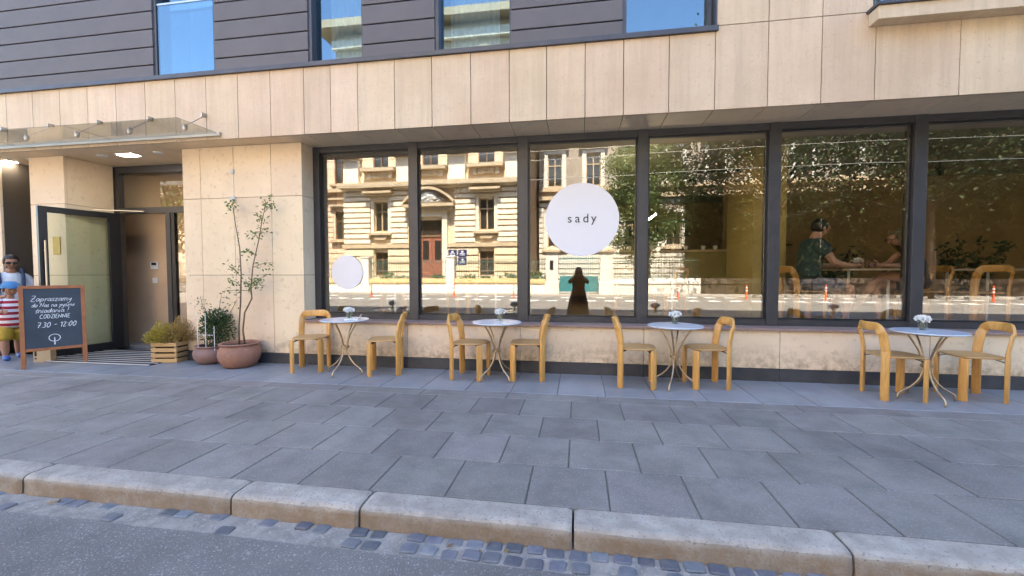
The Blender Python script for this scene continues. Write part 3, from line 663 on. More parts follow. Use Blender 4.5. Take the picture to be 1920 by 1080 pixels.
# ---------------------------------------------------------------- interior furniture
for i, (x, y, a, lb) in enumerate([(3.07, .95, 4, 'wooden chair inside under the seated man in the patterned shirt'), (4.50, .95, 178, 'wooden chair inside under the woman wearing glasses'),
        (4.98, .74, 88, 'wooden chair inside by the window, back turned to the street, behind the woman'), (5.92, .80, 95, 'wooden chair inside by the window, next beyond the woman'),
        (-3.2, 1.5, 20, 'wooden chair inside behind the small window sticker'), (-1.9, 1.3, 170, 'wooden chair inside at the table behind the second pane'), (.85, 2.2, 80, 'wooden chair inside behind the round sady sticker'), (1.55, 2.1, 200, 'wooden chair inside standing before the bar counter')]):
    place(ch0, (x, y, IF), R(a), lb, 'chair', 'wooden chairs inside the cafe')
def inner_table(x, y, w, d, lb):
    t = empty('cafe_table', (x, y, IF)); tag(t, lb, 'table', 'tables inside the cafe')
    MB().box(-w/2, w/2, -d/2, d/2, .72, .745).build('table_top', 'plywood', t, local=True, bevel=.004)
    for sx in (-1, 1):
        MB().tube([(sx*w*.28, 0, .72), (sx*w*.28, 0, .02)], .016, 10).build('pole', 'white', t, local=True, smooth='auto')
        MB().lathe([(.0, 0), (.15, 0), (.15, .01), (.02, .02), (0, .02)], 24, (sx*w*.28, 0, 0)).build('foot', 'white', t, local=True, smooth='auto')
inner_table(3.87, .95, .86, .62, 'plywood-topped table inside between the seated man and woman')
inner_table(5.5, 1.55, .9, .6, 'plywood-topped table inside beyond the seated woman'); inner_table(-2.75, 1.0, .7, .6, 'plywood-topped table inside behind the first pane'); inner_table(-1.1, 1.1, .7, .6, 'plywood-topped table inside behind the second pane')
inner_table(1.2, 1.2, .7, .6, 'plywood-topped table inside in front of the bar counter')
place(vs0, (3.80, 1.05, IF+.745), 0, 'white flowers in a glass vase on the table of the seated couple', 'vase', 'flower vases inside')
bar = empty('bar_counter', (2.0, 3.5, IF)); tag(bar, 'olive painted bar counter with dark top inside the cafe', 'counter')
MB().box(.2, 3.1, 3.2, 3.8, IF, 1.70).build('counter_front', 'counter_olive', bar); MB().box(.15, 3.15, 3.15, 3.85, 1.70, 1.74).build('counter_top', 'plywood', bar)
for z in (1.75, 2.15, 2.55, 2.95): pass
shf = empty('bottle_shelf', (1.5, 6.8, IF)); tag(shf, 'dark wall shelf behind the bar counter', 'shelf')
for z in (1.9, 2.3, 2.7): MB().box(.2, 3.0, 6.6, 6.98, z, z+.03).build('board', 'bark', shf)
shf2 = empty('wall_shelf', (4.2, 4.3, IF)); tag(shf2, 'dark wall shelf with bottles behind the seated man', 'shelf')
MB().box(3.2, 4.4, 4.15, 4.39, 1.86, 1.89).build('board', 'bark', shf2)
bot = MB().lathe([(0, 0), (.038, 0), (.04, .01), (.04, .17), (.03, .21), (.014, .24), (.013, .30), (0, .30)], 12).mesh('bottle')
for k in range(22):
    x = .35+k*.12; z = (1.93, 2.33)[k % 2]
    tag(link('bottle', bot, 'bottle_green', loc=(x, 6.75, z)), 'dark glass bottle standing on the shelf behind the bar', 'bottle', 'bottles behind the bar')
for k in range(7): tag(link('bottle', bot, 'bottle_green', loc=(3.3+k*.11, 4.27, 1.89)), 'dark glass bottle on the shelf behind the seated man', 'bottle', 'bottles behind the man')
cup = MB().lathe([(0, 0), (.03, 0), (.042, .08), (.038, .08), (.028, .006), (0, .006)], 14).mesh('cup')
for k in range(9): tag(link('cup', cup, 'white', loc=(.5+k*.27+random.uniform(-.05, .05), 3.3, 1.74)), 'white cup standing on the bar counter', 'cup', 'cups on the bar counter')
def plant(name, x, y, z, h, r, n, lb, leafmat='leaf_dark', potr=.11):
    p = empty(name, (x, y, z)); tag(p, lb, 'plant')
    MB().lathe([(0, 0), (potr*.75, 0), (potr, potr*1.6), (potr*.88, potr*1.6), (potr*.8, potr*1.4), (0, potr*1.4)], 18).build('pot', 'white', p, local=True, smooth='auto')
    m_ = MB(); st_ = MB()
    for k in range(9):
        th = k*.7; tip = Vector((r*math.cos(th), r*math.sin(th), h*random.uniform(.6, 1)))
        st_.tube([(0, 0, potr*1.4), tip*.5+Vector((0, 0, h*.15)), tip], .005, 5)
        for q in range(n//9):
            t = random.uniform(.25, 1); m_.leaf(tip*t+Vector((random.gauss(0, .04), random.gauss(0, .04), .15*h*(1-t)+random.gauss(0, .03))), (random.gauss(0, 1), random.gauss(0, 1), random.gauss(0, .7)), .09, .045)
    m_.build('foliage', leafmat, p, local=True); st_.build('stem', 'twig', p, local=True)
plant('potted_plant', 1.5, 3.4, 1.74, .35, .2, 180, 'leafy green plant in white pot on the bar counter')
plant('potted_plant', 4.15, 2.3, IF, 1.25, .35, 420, 'tall leafy plant in white pot standing behind the seated couple')
plant('potted_plant', 6.4, 2.6, IF, 1.5, .4, 420, 'tall leafy plant in white pot by the partition wall')
# ceiling tracks
def track(p0, p1, spots, lb):
    p0, p1 = Vector(p0), Vector(p1); t = empty('ceiling_track', p0); tag(t, lb, 'lamp', 'black lighting tracks on the cafe ceiling')
    MB().obox(p0, p1, .035, .035).build('rail', 'dark_metal', t)
    for s_ in spots:
        q = p0.lerp(p1, s_)
        MB().tube([q+Vector((0, 0, -.01)), q+Vector((0, 0, -.10))], .012, 8).tube([q+Vector((-.05, -.02, -.08)), q+Vector((.05, .04, -.17))], .04, 12).build('spot_head', 'dark_metal', t)
track((1.0, 2.2, 3.0), (8.5, 2.0, 3.0), (.12, .33, .6), 'black track with spot heads over the seated couple')
track((-3.5, 2.2, 3.0), (.6, 2.2, 3.0), (.3, .7), 'black track with spot heads behind the round sticker')
tl = MB().obox((1.02, 1.35, 2.08), (1.20, 1.5, 2.22), .014, .014).build('tube_lamp', 'tube_glow'); tag(tl, 'slanting white tube lamp inside above the bar stools', 'lamp')
# ================================================================== ENTRANCE OBJECTS
ms = empty('entrance_grate', (-6.95, .03, 0)); tag(ms, 'dark ribbed foot grate in front of the open door', 'grate')
MB().box(-7.9, -5.95, -.46, .52, .0, .006).build('grate_bed', 'mat_dark', ms)
for k in range(24): MB().box(-7.89, -5.96, -.45+k*.04, -.45+k*.04+.018, .006, .016).build('grate_bar', 'mat_dark' if k % 3 else 'plastic_grey', ms)
# A-frame chalkboard
BL, BR = Vector((-7.424, -.869, 0)), Vector((-7.128, -.403, 0)); ax = (BR-BL).normalized(); back = Vector((-ax.y, ax.x, 0)); bw = (BR-BL).length
board = empty('chalkboard_sign', (BL+BR)/2); tag(board, 'wooden A-frame chalkboard with handwritten white opening hours', 'sign')
board.rotation_euler.z = math.atan2(ax.y, ax.x); LEAN = .13; HT = 1.13
def fp(u, v, d=0.):                    # local: u along width, v up the leaning face, d proud towards the viewer
    return Vector((u, LEAN*v/HT-d, v+d*LEAN/HT))
def bar_l(u0, v0, u1, v1, w, t, name): 
    MB().obox(fp(u0, v0), fp(u1, v1), w, t, up=(0, -1, LEAN/HT)).build(name, 'sign_wood', board, local=True, bevel=.003)
h2 = bw/2+.02
bar_l(-h2, 0, -h2, HT, .045, .028, 'post'); bar_l(h2, 0, h2, HT, .045, .028, 'post')
bar_l(-h2+.023, HT-.022, h2-.023, HT-.022, .044, .026, 'rail'); bar_l(-h2+.023, .245, h2-.023, .245, .04, .026, 'rail')
m_ = MB(); u_, v0, v1 = h2-.023, .265, HT-.044
m_.add([fp(-u_, v0, .004), fp(u_, v0, .004), fp(u_, v1, .004), fp(-u_, v1, .004), fp(-u_, v0, -.006), fp(u_, v0, -.006), fp(u_, v1, -.006), fp(-u_, v1, -.006)],
       [(0,1,2,3), (4,7,6,5), (0,4,5,1), (1,5,6,2), (2,6,7,3), (3,7,4,0)]).build('blackboard', 'chalkboard', board, local=True)
def rp(u, v): return Vector((u, 2*LEAN+.10-(LEAN+.10)*v/HT+.0, v))
for s_ in (-1, 1): MB().obox((s_*h2, .42, 0), (s_*h2, LEAN+.03, HT-.03), .04, .026).build('rear_post', 'sign_wood', board, local=True)
MB().obox((-h2, .33, .25), (h2, .33, .25), .03, .02).build('rear_rail', 'sign_wood', board, local=True)
G = {'Z': (.62, [[(0,1),(.55,1),(0,0),(.6,0)],[(.1,.5),(.45,.52)]]), 'a': (.5, [[(.42,.45),(.2,.55),(.03,.3),(.12,.03),(.36,.15),(.42,.5),(.44,.05),(.52,.04)]]),
 'p': (.5, [[(.02,.45),(.1,.5),(.1,-.4)],[(.1,.35),(.3,.52),(.44,.3),(.3,.03),(.1,.1)]]), 'r': (.36, [[(.02,.45),(.1,.5),(.1,0)],[(.1,.3),(.22,.5),(.36,.46)]]),
 's': (.38, [[(.34,.45),(.15,.52),(.06,.38),(.3,.2),(.22,.02),(.02,.06)]]), 'z': (.42, [[(.02,.5),(.38,.5),(.02,0),(.4,0)]]),
 'm': (.74, [[(.02,.45),(.08,.5),(.08,0)],[(.08,.35),(.2,.52),(.32,.4),(.32,0)],[(.32,.35),(.46,.52),(.58,.4),(.6,.04),(.7,.06)]]),
 'n': (.5, [[(.02,.45),(.08,.5),(.08,0)],[(.08,.35),(.24,.52),(.38,.4),(.4,.04),(.48,.06)]]),
 'y': (.46, [[(.03,.5),(.08,.2),(.22,.08),(.38,.5)],[(.38,.5),(.3,-.2),(.1,-.4),(.0,-.3)]]), 'd': (.52, [[(.42,.45),(.2,.55),(.03,.3),(.12,.03),(.36,.12),(.44,1),(.44,.04),(.5,.04)]]),
 'o': (.46, [[(.2,.52),(.04,.34),(.08,.06),(.28,.02),(.4,.26),(.3,.5),(.2,.52),(.44,.48)]]), 'N': (.66, [[(.05,0),(.08,1),(.48,0),(.56,1)]]), 'e': (.42, [[(.04,.26),(.36,.3),(.24,.52),(.06,.36),(.08,.06),(.36,.06)]]),
 'ś': (.38, [[(.34,.45),(.15,.52),(.06,.38),(.3,.2),(.22,.02),(.02,.06)],[(.2,.62),(.32,.78)]]), 'i': (.24, [[(.08,.5),(.08,.06),(.2,.04)],[(.09,.7),(.1,.74)]]),
 'C': (.62, [[(.52,.85),(.3,1),(.05,.6),(.12,.1),(.4,0),(.55,.15)]]), 'O': (.62, [[(.3,1),(.05,.6),(.12,.08),(.34,0),(.54,.45),(.42,.95),(.3,1)]]),
 'D': (.6, [[(.08,1),(.08,0),(.38,.1),(.5,.5),(.36,.92),(.04,1)]]), 'I': (.24, [[(.1,1),(.1,0)]]), 'E': (.5, [[(.45,1),(.08,1),(.08,0),(.46,0)],[(.08,.5),(.38,.52)]]), 'Q': (.5, [[(.05,1),(.46,1),(.05,0),(.48,0)]]),
 '7': (.5, [[(.02,1),(.46,1),(.2,0)],[(.1,.5),(.42,.52)]]), '3': (.5, [[(.05,.92),(.25,1),(.42,.8),(.2,.55),(.44,.3),(.25,0),(.03,.1)]]), '0': (.54, [[(.26,1),(.05,.6),(.1,.08),(.28,0),(.48,.4),(.4,.92),(.26,1)]]),
 '1': (.32, [[(.03,.7),(.2,1),(.2,0)]]), '2': (.5, [[(.05,.8),(.22,1),(.4,.8),(.04,0),(.46,.02)]]), '.': (.2, [[(.06,.02),(.09,.06)]]), ':': (.24, [[(.08,.2),(.1,.25)],[(.08,.7),(.1,.75)]]), '-': (.5, [[(.08,.5),(.42,.54)]]), '!': (.24, [[(.12,1),(.1,.35)],[(.09,.05),(.1,.1)]]), ' ': (.35, [])}
chalk = MB(); rs = random.Random(3)
def stroke(pts, w):
    P = []
    for a_, b_ in zip(pts, pts[1:]):
        for k in range(5): P.append(Vector(a_).lerp(Vector(b_), k/5))
    P.append(Vector(pts[-1]))
    for _ in range(2): P = [P[0]]+[(P[i-1]+P[i]*2+P[i+1])/4 for i in range(1, len(P)-1)]+[P[-1]]
    k = len(chalk.v)
    for i, p in enumerate(P):
        d = (P[min(i+1, len(P)-1)]-P[max(i-1, 0)]); nn_ = Vector((-d.y, d.x)).normalized() if d.length > 0 else Vector((1, 0)); ww = w*rs.uniform(.7, 1.15)
        chalk.v += [tuple(fp(*(p+nn_*ww/2), .0065)), tuple(fp(*(p-nn_*ww/2), .0065))]
    chalk.f += [(k+2*i, k+2*i+1, k+2*i+3, k+2*i+2) for i in range(len(P)-1)]
def write(s_, u0, v0, sz, w=.0065, slant=.25, wide=1.):
    u = u0
    for ch in s_:
        adv, sts = G[ch]
        for st_ in sts: stroke([(u+(x*wide+slant*y)*sz, v0+y*sz+rs.uniform(-.002, .002)) for x, y in st_], w)
        u += adv*sz*1.02*wide
L0 = -h2
write('Zapraszamy', L0+.08, .91, .078, .0055); write('do Nas na pyszne', L0+.09, .83, .062, .005, wide=.9); write('śniadania !', L0+.12, .75, .07, .0055)
write('CODQIENNIE', L0+.16, .67, .056, .006, .12); write('7.30 - 12:00', L0+.13, .545, .070, .007, .2, wide=1.05)
stroke([(.055*math.cos(t)+.0, .395+.05*math.sin(t)) for t in [k*.45 for k in range(15)]], .008); stroke([(0, .40), (0, .30)], .012)
tag(chalk.build('chalk_writing', 'chalk', board, local=True), kind='stuff')
# wooden block that holds the door
o = MB().box(-.10, .10, -.055, .055, 0, .20).build('door_stop_box', 'plywood', bevel=.004); o.location = (-7.80, -.42, 0); o.rotation_euler.z = R(25); tag(o, 'pale wooden box holding the open door leaf', 'box')
c_ = MB().box(-.085, -.06, -.058, -.0555, .09, .17).box(-.085, -.06, -.058, -.0555, .045, .065).build('cut_mark', 'ink', o, local=True)
# crate with shrubs
cr = empty('wooden_crate', (-5.965, -.085, 0)); tag(cr, 'slatted wooden crate filled with yellow and brown shrubs', 'crate'); cr.rotation_euler.z = R(9.5)
cw, cd, chh = .185, .16, .30
for k, z in enumerate((.0, .075, .155, .235)):
    for y in (-cd, cd): MB().box(-cw, cw, y-.008, y+.008, z+.004, z+.058).build('slat', 'crate_wood', cr, local=True, bevel=.002)
    for x in (-cw+.008, cw-.008): MB().box(x-.008, x+.008, -cd+.009, cd-.009, z+.004, z+.058).build('slat', 'crate_wood', cr, local=True, bevel=.002)
for x in (-cw+.03, cw-.03):
    for y in (-cd+.022, cd-.022): MB().box(x-.013, x+.013, y-.013, y+.013, .002, .292).build('corner_post', 'crate_wood', cr, local=True)
MB().box(-cw+.02, cw-.02, -cd+.04, cd-.04, .02, .25).build('soil', 'soil', cr, local=True)
def shrub(name, loc, rx, rz, n, lm, lb, leafs=(.035, .012)):
    s_ = empty(name, loc); tag(s_, lb, 'shrub'); m_ = MB(); t_ = MB()
    for k in range(n):
        d = Vector((random.gauss(0, 1), random.gauss(0, 1), abs(random.gauss(.3, .8)))).normalized(); q = random.random()**.4*(1+.25*noise.noise(d*2.3))
        p = Vector((d.x*rx*q, d.y*rx*q, d.z*rz*q)); m_.leaf(p, d+Vector((random.gauss(0, .5), random.gauss(0, .5), .3)), leafs[0]*random.uniform(.7, 1.3), leafs[1])
        if k % 25 == 0: t_.tube([(0, 0, -.03), p*.5+Vector((0, 0, .02)), p], .0025, 4)
    m_.build('foliage', lm, s_, local=True); t_.build('stem', 'twig', s_, local=True)
shrub('shrub', (-6.06, -.13, .29), .22, .27, 3000, 'leaf_yellow', 'yellow-green bushy shrub growing in the wooden crate')
shrub('shrub', (-5.84, -.01, .29), .24, .33, 2600, 'leaf_brown', 'brownish feathery shrub growing in the wooden crate')
def pot(name, loc, r, h, mt, lb):
    p = empty(name, loc); tag(p, lb, 'plant')
    MB().lathe([(0, 0), (r*.62, 0), (r*.78, h*.08), (r*.95, h*.32), (r, h*.52), (r*.96, h*.72), (r*.86, h*.86), (r*.85, h*.90), (r*.93, h*.93), (r*.95, h*.97), (r*.90, h), (r*.80, h*.98), (r*.78, h*.86), (0, h*.86)], 40).build('pot', mt, p, smooth='auto', local=True)
    MB().lathe([(0, h*.9), (r*.6, h*.885), (r*.78, h*.87)], 24).build('soil', 'soil', p, local=True); return p
p2 = pot('potted_shrub', (-5.27, -.09, 0), .25, .26, 'terracotta_mauve', 'mauve clay pot with dark leafy shrub and white stakes')
m_ = MB(); t_ = MB()
for k in range(2100):
    d = Vector((random.gauss(0, 1), random.gauss(0, 1), random.gauss(.2, 1))).normalized(); q = random.random()**.45
    p = Vector((.06+d.x*.27*q, .02+d.y*.16*q, .49+d.z*.29*q)); m_.leaf(p, d+Vector((random.gauss(0, .6),)*1+(random.gauss(0, .6), .1)), random.uniform(.03, .05), .02)
for k in range(9):
    tip = Vector((random.uniform(-.3, .38), random.uniform(-.05, .2), random.uniform(.75, 1.0))); t_.tube([(random.gauss(0, .05), random.gauss(0, .05), .2), tip*.55+Vector((0, 0, .12)), tip], .003, 5)
    for q in range(14): m_.leaf(tip+Vector((random.gauss(0, .045), random.gauss(0, .045), random.gauss(-.05, .05))), (random.gauss(0, 1), random.gauss(0, 1), random.gauss(0, 1)), .04, .018)
m_.build('foliage', 'leaf_dark', p2, local=True); t_.build('stem', 'twig', p2, local=True)
for x in (-.10, .03, .17): MB().tube([(x, -.15, .2), (x+.01, -.16, .74 if x != .17 else .55)], .004, 6).build('stake', 'white', p2, local=True)
MB().tube([(-.11, -.176, .43), (.18, -.176, .425)], .003, 6).build('stake', 'white', p2, local=True)
p1 = pot('potted_sapling', (-4.68, -.26, 0), .265, .335, 'terracotta', 'large terracotta pot with a tall thin two-stemmed sapling')
trunks = [[(-.02, .02, .3), (-.03, .03, .55), (-.01, .05, .9), (-.0, .06, 1.3), (-.03, .08, 1.65), (-.10, .10, 1.95), (-.15, .11, 2.22)],
          [(.07, .02, .3), (.04, .02, .5), (.06, .04, .75), (.17, .05, .95), (.15, .06, 1.1), (.18, .07, 1.4), (.27, .08, 1.75), (.32, .1, 2.05), (.37, .1, 2.22)]]
m_ = MB()
for i, tr in enumerate(trunks):
    nn_ = len(tr); MB().tube(tr, [.012-.008*k/(nn_-1) for k in range(nn_)], 8).build('trunk', 'twig', p1, smooth=True, local=True)
def twig(p0, p1_, nl, spread=.035, L_=.055):
    p0, p1_ = Vector(p0), Vector(p1_); MB().tube([p0, p0.lerp(p1_, .5)+Vector((0, 0, .015)), p1_], [.005, .004, .002], 5).build('branch', 'twig', p1, local=True)
    for k in range(nl):
        t = random.uniform(.35, 1.05); m_.leaf(p0.lerp(p1_, t)+Vector((random.gauss(0, spread), random.gauss(0, spread), random.gauss(0, spread))), (random.gauss(0, 1), random.gauss(0, .7), random.gauss(-.1, .7)), L_*random.uniform(.7, 1.2), .024)
twig((-.14, .11, 2.18), (-.16, .11, 2.30), 50, .045, .045)
for a_, b_, n_ in (((.35, .1, 2.15), (.40, .08, 2.33), 20), ((.36, .1, 2.15), (.50, .1, 2.25), 26), ((.31, .1, 2.0), (.33, .05, 2.10), 20), ((.27, .09, 1.78), (.20, .05, 1.86), 22), ((.28, .09, 1.82), (.38, .06, 1.93), 22), ((.21, .08, 1.55), (.12, .02, 1.60), 22),
                   ((.18, .07, 1.38), (.48, .06, 1.45), 24), ((.16, .07, 1.15), (.42, .05, 1.28), 16), ((.0, .06, 1.25), (-.20, .05, 1.42), 30), ((.0, .06, 1.1), (-.12, .04, 1.2), 20), ((.14, .06, 1.05), (-.25, .02, 1.05), 20), ((.15, .06, 1.08), (.30, .04, 1.18), 24), ((.16, .06, .98), (.10, .02, 1.22), 20), ((.17, .06, 1.2), (.26, .02, 1.12), 20)):
    twig(a_, b_, n_)
for k in range(40): t = random.uniform(1.3, 2.1); m_.leaf((-.03-.08*max(0, t-1.6), .07, t), (random.gauss(0, 1), random.gauss(0, 1), .3), .022, .012)
m_.build('foliage', 'leaf', p1, local=True)
# leaf litter in the gutter
for k in range(16):
    x = random.choice((-3.3, -3.1, -.2, -.5, .0, .9, 1.05, 1.15, 1.25))+random.uniform(-.15, .15)
    o = MB().leaf((0, 0, 0), (1, .2, .08), random.uniform(.03, .06), .02).build('fallen_leaf', 'dry_leaf'); o.location = (x, -3.30-random.random()*.05, -.108); o.rotation_euler.z = random.uniform(0, 6); tag(o, 'dry brown leaf lying in the gutter beside the kerb', 'leaf', 'dry leaves in the gutter')
# ================================================================== PEOPLE
def skin_obj(name, chains, mt, parent, sub=2):
    vid = {}; vs_ = []; rad = []; ed = []; roots = []
    for ch in chains:
        prev = None
        for (x, y, z, r) in ch:
            k = (round(x, 4), round(y, 4), round(z, 4))
            if k not in vid:
                vid[k] = len(vs_); vs_.append((x, y, z)); rad.append(r)
                if prev is None: roots.append(vid[k])
            if prev is not None and prev != vid[k]: ed.append((prev, vid[k]))
            prev = vid[k]
    me = bpy.data.meshes.new(name); me.from_pydata(vs_, ed, []); me.materials.append(M[mt])
    o = bpy.data.objects.new(name, me); COL.objects.link(o); o.parent = parent
    sm = o.modifiers.new('skin', 'SKIN'); sm.use_smooth_shade = True; sm.branch_smoothing = .6
    for i, sv_ in enumerate(me.skin_vertices[0].data): 
        r = rad[i]; sv_.radius = r if isinstance(r, tuple) else (r, r); sv_.use_root = i in roots
    s_ = o.modifiers.new('sub', 'SUBSURF'); s_.levels = sub; s_.render_levels = sub
    return o
def hand(wr, d, side, s=1., curl=.5):
    """chains for a hand: palm and five fingers. wr wrist, d pointing direction, side = thumb-side direction"""
    wr, d, side = Vector(wr), Vector(d).normalized(), Vector(side); side = (side-d*side.dot(d)).normalized(); nv = d.cross(side); out = []
    pal = wr+d*.055*s
    out.append([(*wr, .022*s), (*pal, (.034*s))])
    for k, (off, ln) in enumerate(((.028, .062), (.010, .072), (-.010, .067), (-.028, .052))):
        b = wr+d*.07*s+side*off*s; m1 = b+d*ln*.55*s-nv*curl*.012*s; tip = m1+d*ln*.4*s-nv*curl*.03*s
        out.append([(*b, .0095*s), (*m1, .009*s), (*tip, .007*s)])
    b = wr+d*.03*s+side*.028*s; m1 = b+(d*.6+side*.8).normalized()*.035*s; tip = m1+(d*.9+side*.3).normalized()*.03*s
    out.append([(*b, .0115*s), (*m1, .010*s), (*tip, .008*s)])
    return out
def head(parent, c, yaw_, pitch_, s, skin_m, hair_m, long_hair=False, glasses=None):
    """ellipsoid head parts in the person's frame: face features and hair as children"""
    rot = Matrix.Rotation(yaw_, 3, 'Z') @ Matrix.Rotation(pitch_, 3, 'Y'); c = Vector(c)
    T = lambda p: c+rot @ (Vector(p)*s)
    m_ = MB().blob((0, 0, 0), (.088, .076, .10), 20, 14); m_.v = [(x*(1-.22*max(0, -z/.1)), y*(1-.25*max(0, -z/.1)), z) for x, y, z in m_.v]
    m_.v = [(x+.012*max(0, 1-abs(z+.075)/.03)*(x > .03), y, z) for x, y, z in m_.v]
    m_.add(*(lambda q: (q.v, q.f))(MB().blob((.088, 0, -.012), (.02, .012, .024), 8, 6)))
    for sy in (-1, 1): m_.add(*(lambda q: (q.v, q.f))(MB().blob((-.005, sy*.075, -.01), (.018, .010, .03), 8, 6)))
    m_.v = [tuple(T(p)) for p in m_.v]; m_.build('head', skin_m, parent, smooth=True, local=True)
    m_ = MB()
    for sy in (-1, 1): m_.blob((.078, sy*.03, .01), (.008, .012, .006), 8, 6)
    m_.v = [tuple(T(p)) for p in m_.v]; m_.build('eye', 'ink', parent, smooth=True, local=True)
    m_ = MB().blob((.079, 0, -.052), (.008, .024, .006), 8, 6); m_.v = [tuple(T(p)) for p in m_.v]; m_.build('mouth', 'terracotta', parent, smooth=True, local=True)
    m_ = MB(); hb = MB().blob((-.012, 0, .022), (.094, .086, .094), 20, 14, .03)
    for f in hb.f:
        cc = sum((Vector(hb.v[i]) for i in f), Vector())/len(f)
        if not (cc.x > .045 and cc.z < .062) and not (cc.z < -.03 and cc.x > -.02): m_.f.append(f)
    m_.v = hb.v
    if long_hair:
        for k in range(26):
            a_ = R(70+220*k/25); x0, y0 = .085*math.cos(a_)-.01, .088*math.sin(a_)
            m_.tube([(x0*.8, y0*.8, .06), (x0*1.08, y0*1.08, -.02), (x0*1.1-.01, y0*1.05, -.12), (x0*1.0-.02, y0*.95, -.20+random.uniform(-.02, .02))], [.014, .018, .017, .007], 6)
    m_.v = [tuple(T(p)) for p in m_.v]; h_ = m_.build('hair', hair_m, parent, smooth=True, local=True)
    if not long_hair:
        so = h_.modifiers.new('thick', 'SOLIDIFY'); so.thickness = .008*s
    if glasses:
        g = MB()
        for sy in (-1, 1):
            pts = [(.094, sy*(.032+.025*math.cos(t)), .008+.02*math.sin(t)) for t in [k*math.pi/6 for k in range(13)]]; g.tube(pts, .003, 6, cap=False)
            if glasses == 'dark': g.blob((.092, sy*.032, .008), (.004, .024, .019), 10, 6)
            g.tube([(.094, sy*.057, .012), (.0, sy*.08, .012)], .0025, 5)
        g.tube([(.095, -.008, .012), (.095, .008, .012)], .003, 5)
        g.v = [tuple(T(p)) for p in g.v]; g.build('glasses', 'ink', parent, local=True)
# --- seated man (sits at origin of the seat, looks towards +x)
pm = empty('person', (3.11, .95, IF)); tag(pm, 'person in dark patterned t-shirt and blue shorts seated at the inside table, arms on top', 'person')
body = [[(0, 0, .55, (.09, .08)), (.02, 0, .74, (.10, .09)), (.05, 0, .95, (.11, .09)), (.075, 0, 1.10, (.085, .08)), (.095, 0, 1.165, .07), (.12, 0, 1.22, .066), (.14, 0, 1.27, .058)]]
for sy in (-1, 1):
    body.append([(.05, 0, .95, (.11, .09)), (.06, sy*.17, 1.08, .055), (.13, sy*.235, .95, .054), (.20, sy*.255, .83, .047), (.34, sy*.24, .79, .042), (.46, sy*.19, .785, .034), (.55, sy*.12, .795, .026)])
    body += hand((.55, sy*.12, .795), (1, -sy*.35, 0), (0, 0, 1), 1.05, .8)
    body.append([(0, 0, .55, (.09, .08)), (.06, sy*.10, .53, .055), (.28, sy*.13, .53, .068), (.47, sy*.14, .51, .060), (.45, sy*.14, .34, .058), (.40, sy*.14, .08, .040), (.43, sy*.14, .035, .042), (.54, sy*.15, .03, .036)])
skin_obj('body', body, 'skin', pm)
sh_ = [[(-.005, 0, .56, (.185, .17)), (.02, 0, .74, (.175, .155)), (.05, 0, .95, (.195, .165)), (.072, 0, 1.10, (.16, .15)), (.085, 0, 1.165, .10)]]
for sy in (-1, 1): sh_.append([(.06, sy*.06, 1.09, .085), (.06, sy*.15, 1.085, .105), (.10, sy*.21, 1.0, .092), (.145, sy*.24, .92, .084)])
skin_obj('shirt', sh_, 'shirt_dark', pm)
skin_obj('shorts', [[(-.01, 0, .64, .13), (.0, 0, .57, (.16, .15)), (.03, 0, .53, .13)]]+[[(.0, sy*.06, .535, .10), (.10, sy*.11, .53, .115), (.28, sy*.13, .53, .105), (.42, sy*.14, .515, .082)] for sy in (-1, 1)], 'shorts_blue', pm)
for sy in (-1, 1): skin_obj('shoe', [[(.40, sy*.14, .055, .045), (.45, sy*.145, .04, .05), (.56, sy*.15, .035, .042)]], 'sole', pm)
head(pm, (.165, 0, 1.31), 0, R(-8), 1.14, 'skin', 'hair_dark')
# --- seated woman, faces -x, head bent
pw = empty('person', (4.47, .95, IF)); tag(pw, 'person with fair hair, black top and glasses seated at the inside table, legs crossed', 'person')
body = [[(0, 0, .55, (.09, .09)), (-.03, 0, .70, (.08, .075)), (-.08, 0, .88, (.09, .075)), (-.14, 0, 1.0, (.075, .07)), (-.18, 0, 1.06, .042), (-.24, 0, 1.11, .042)]]
for sy in (-1, 1):
    body.append([(-.08, 0, .88, (.09, .075)), (-.12, sy*.165, .97, .048), (-.22, sy*.21, .83, .038), (-.32, sy*.20, .785, .034), (-.44, sy*.13, .785, .027), (-.51, sy*.08, .795, .021)])
    body += hand((-.51, sy*.08, .795), (-1, -sy*.3, .08), (0, 0, 1), .95, .9)
body.append([(0, 0, .55, (.09, .09)), (-.07, -.10, .56, .06), (-.30, -.07, .64, .072), (-.45, -.02, .66, .054), (-.55, .03, .50, .05), (-.66, .06, .28, .034), (-.72, .06, .22, .032), (-.80, .06, .17, .026)])
body.append([(0, 0, .55, (.09, .09)), (-.07, .10, .54, .06), (-.30, .11, .53, .074), (-.45, .12, .50, .055), (-.42, .12, .34, .05), (-.38, .12, .08, .034), (-.42, .12, .035, .034), (-.52, .12, .025, .028)])
skin_obj('body', body, 'skin', pw)
top_ = [[(0, 0, .54, (.175, .17)), (-.03, 0, .70, (.135, .12)), (-.08, 0, .88, (.15, .12)), (-.115, 0, .95, (.12, .10))]]
for sy in (-1, 1): top_.append([(-.08, 0, .88, (.15, .12)), (-.115, sy*.13, .955, .058)])
skin_obj('top', top_, 'top_black', pw); skin_obj('skirt', [[(.01, 0, .66, .12), (0, 0, .57, (.165, .16)), (-.03, 0, .55, .14)], [(-.01, -.06, .56, .11), (-.12, -.09, .575, .115), (-.26, -.075, .63, .095)], [(-.01, .06, .55, .11), (-.12, .10, .545, .115), (-.26, .11, .535, .095)]], 'top_black', pw)
head(pw, (-.285, 0, 1.16), R(180), R(28), 1.05, 'skin', 'hair_blond', True, 'clear')
ph_ = MB().box(-.04, .04, -.075, .075, -.004, .004).build('phone', 'frame_black'); ph_.location = (3.93, 1.0, IF+.79); ph_.rotation_euler = (0, R(-20), 0); tag(ph_, 'black phone held by the seated woman with glasses', 'phone')
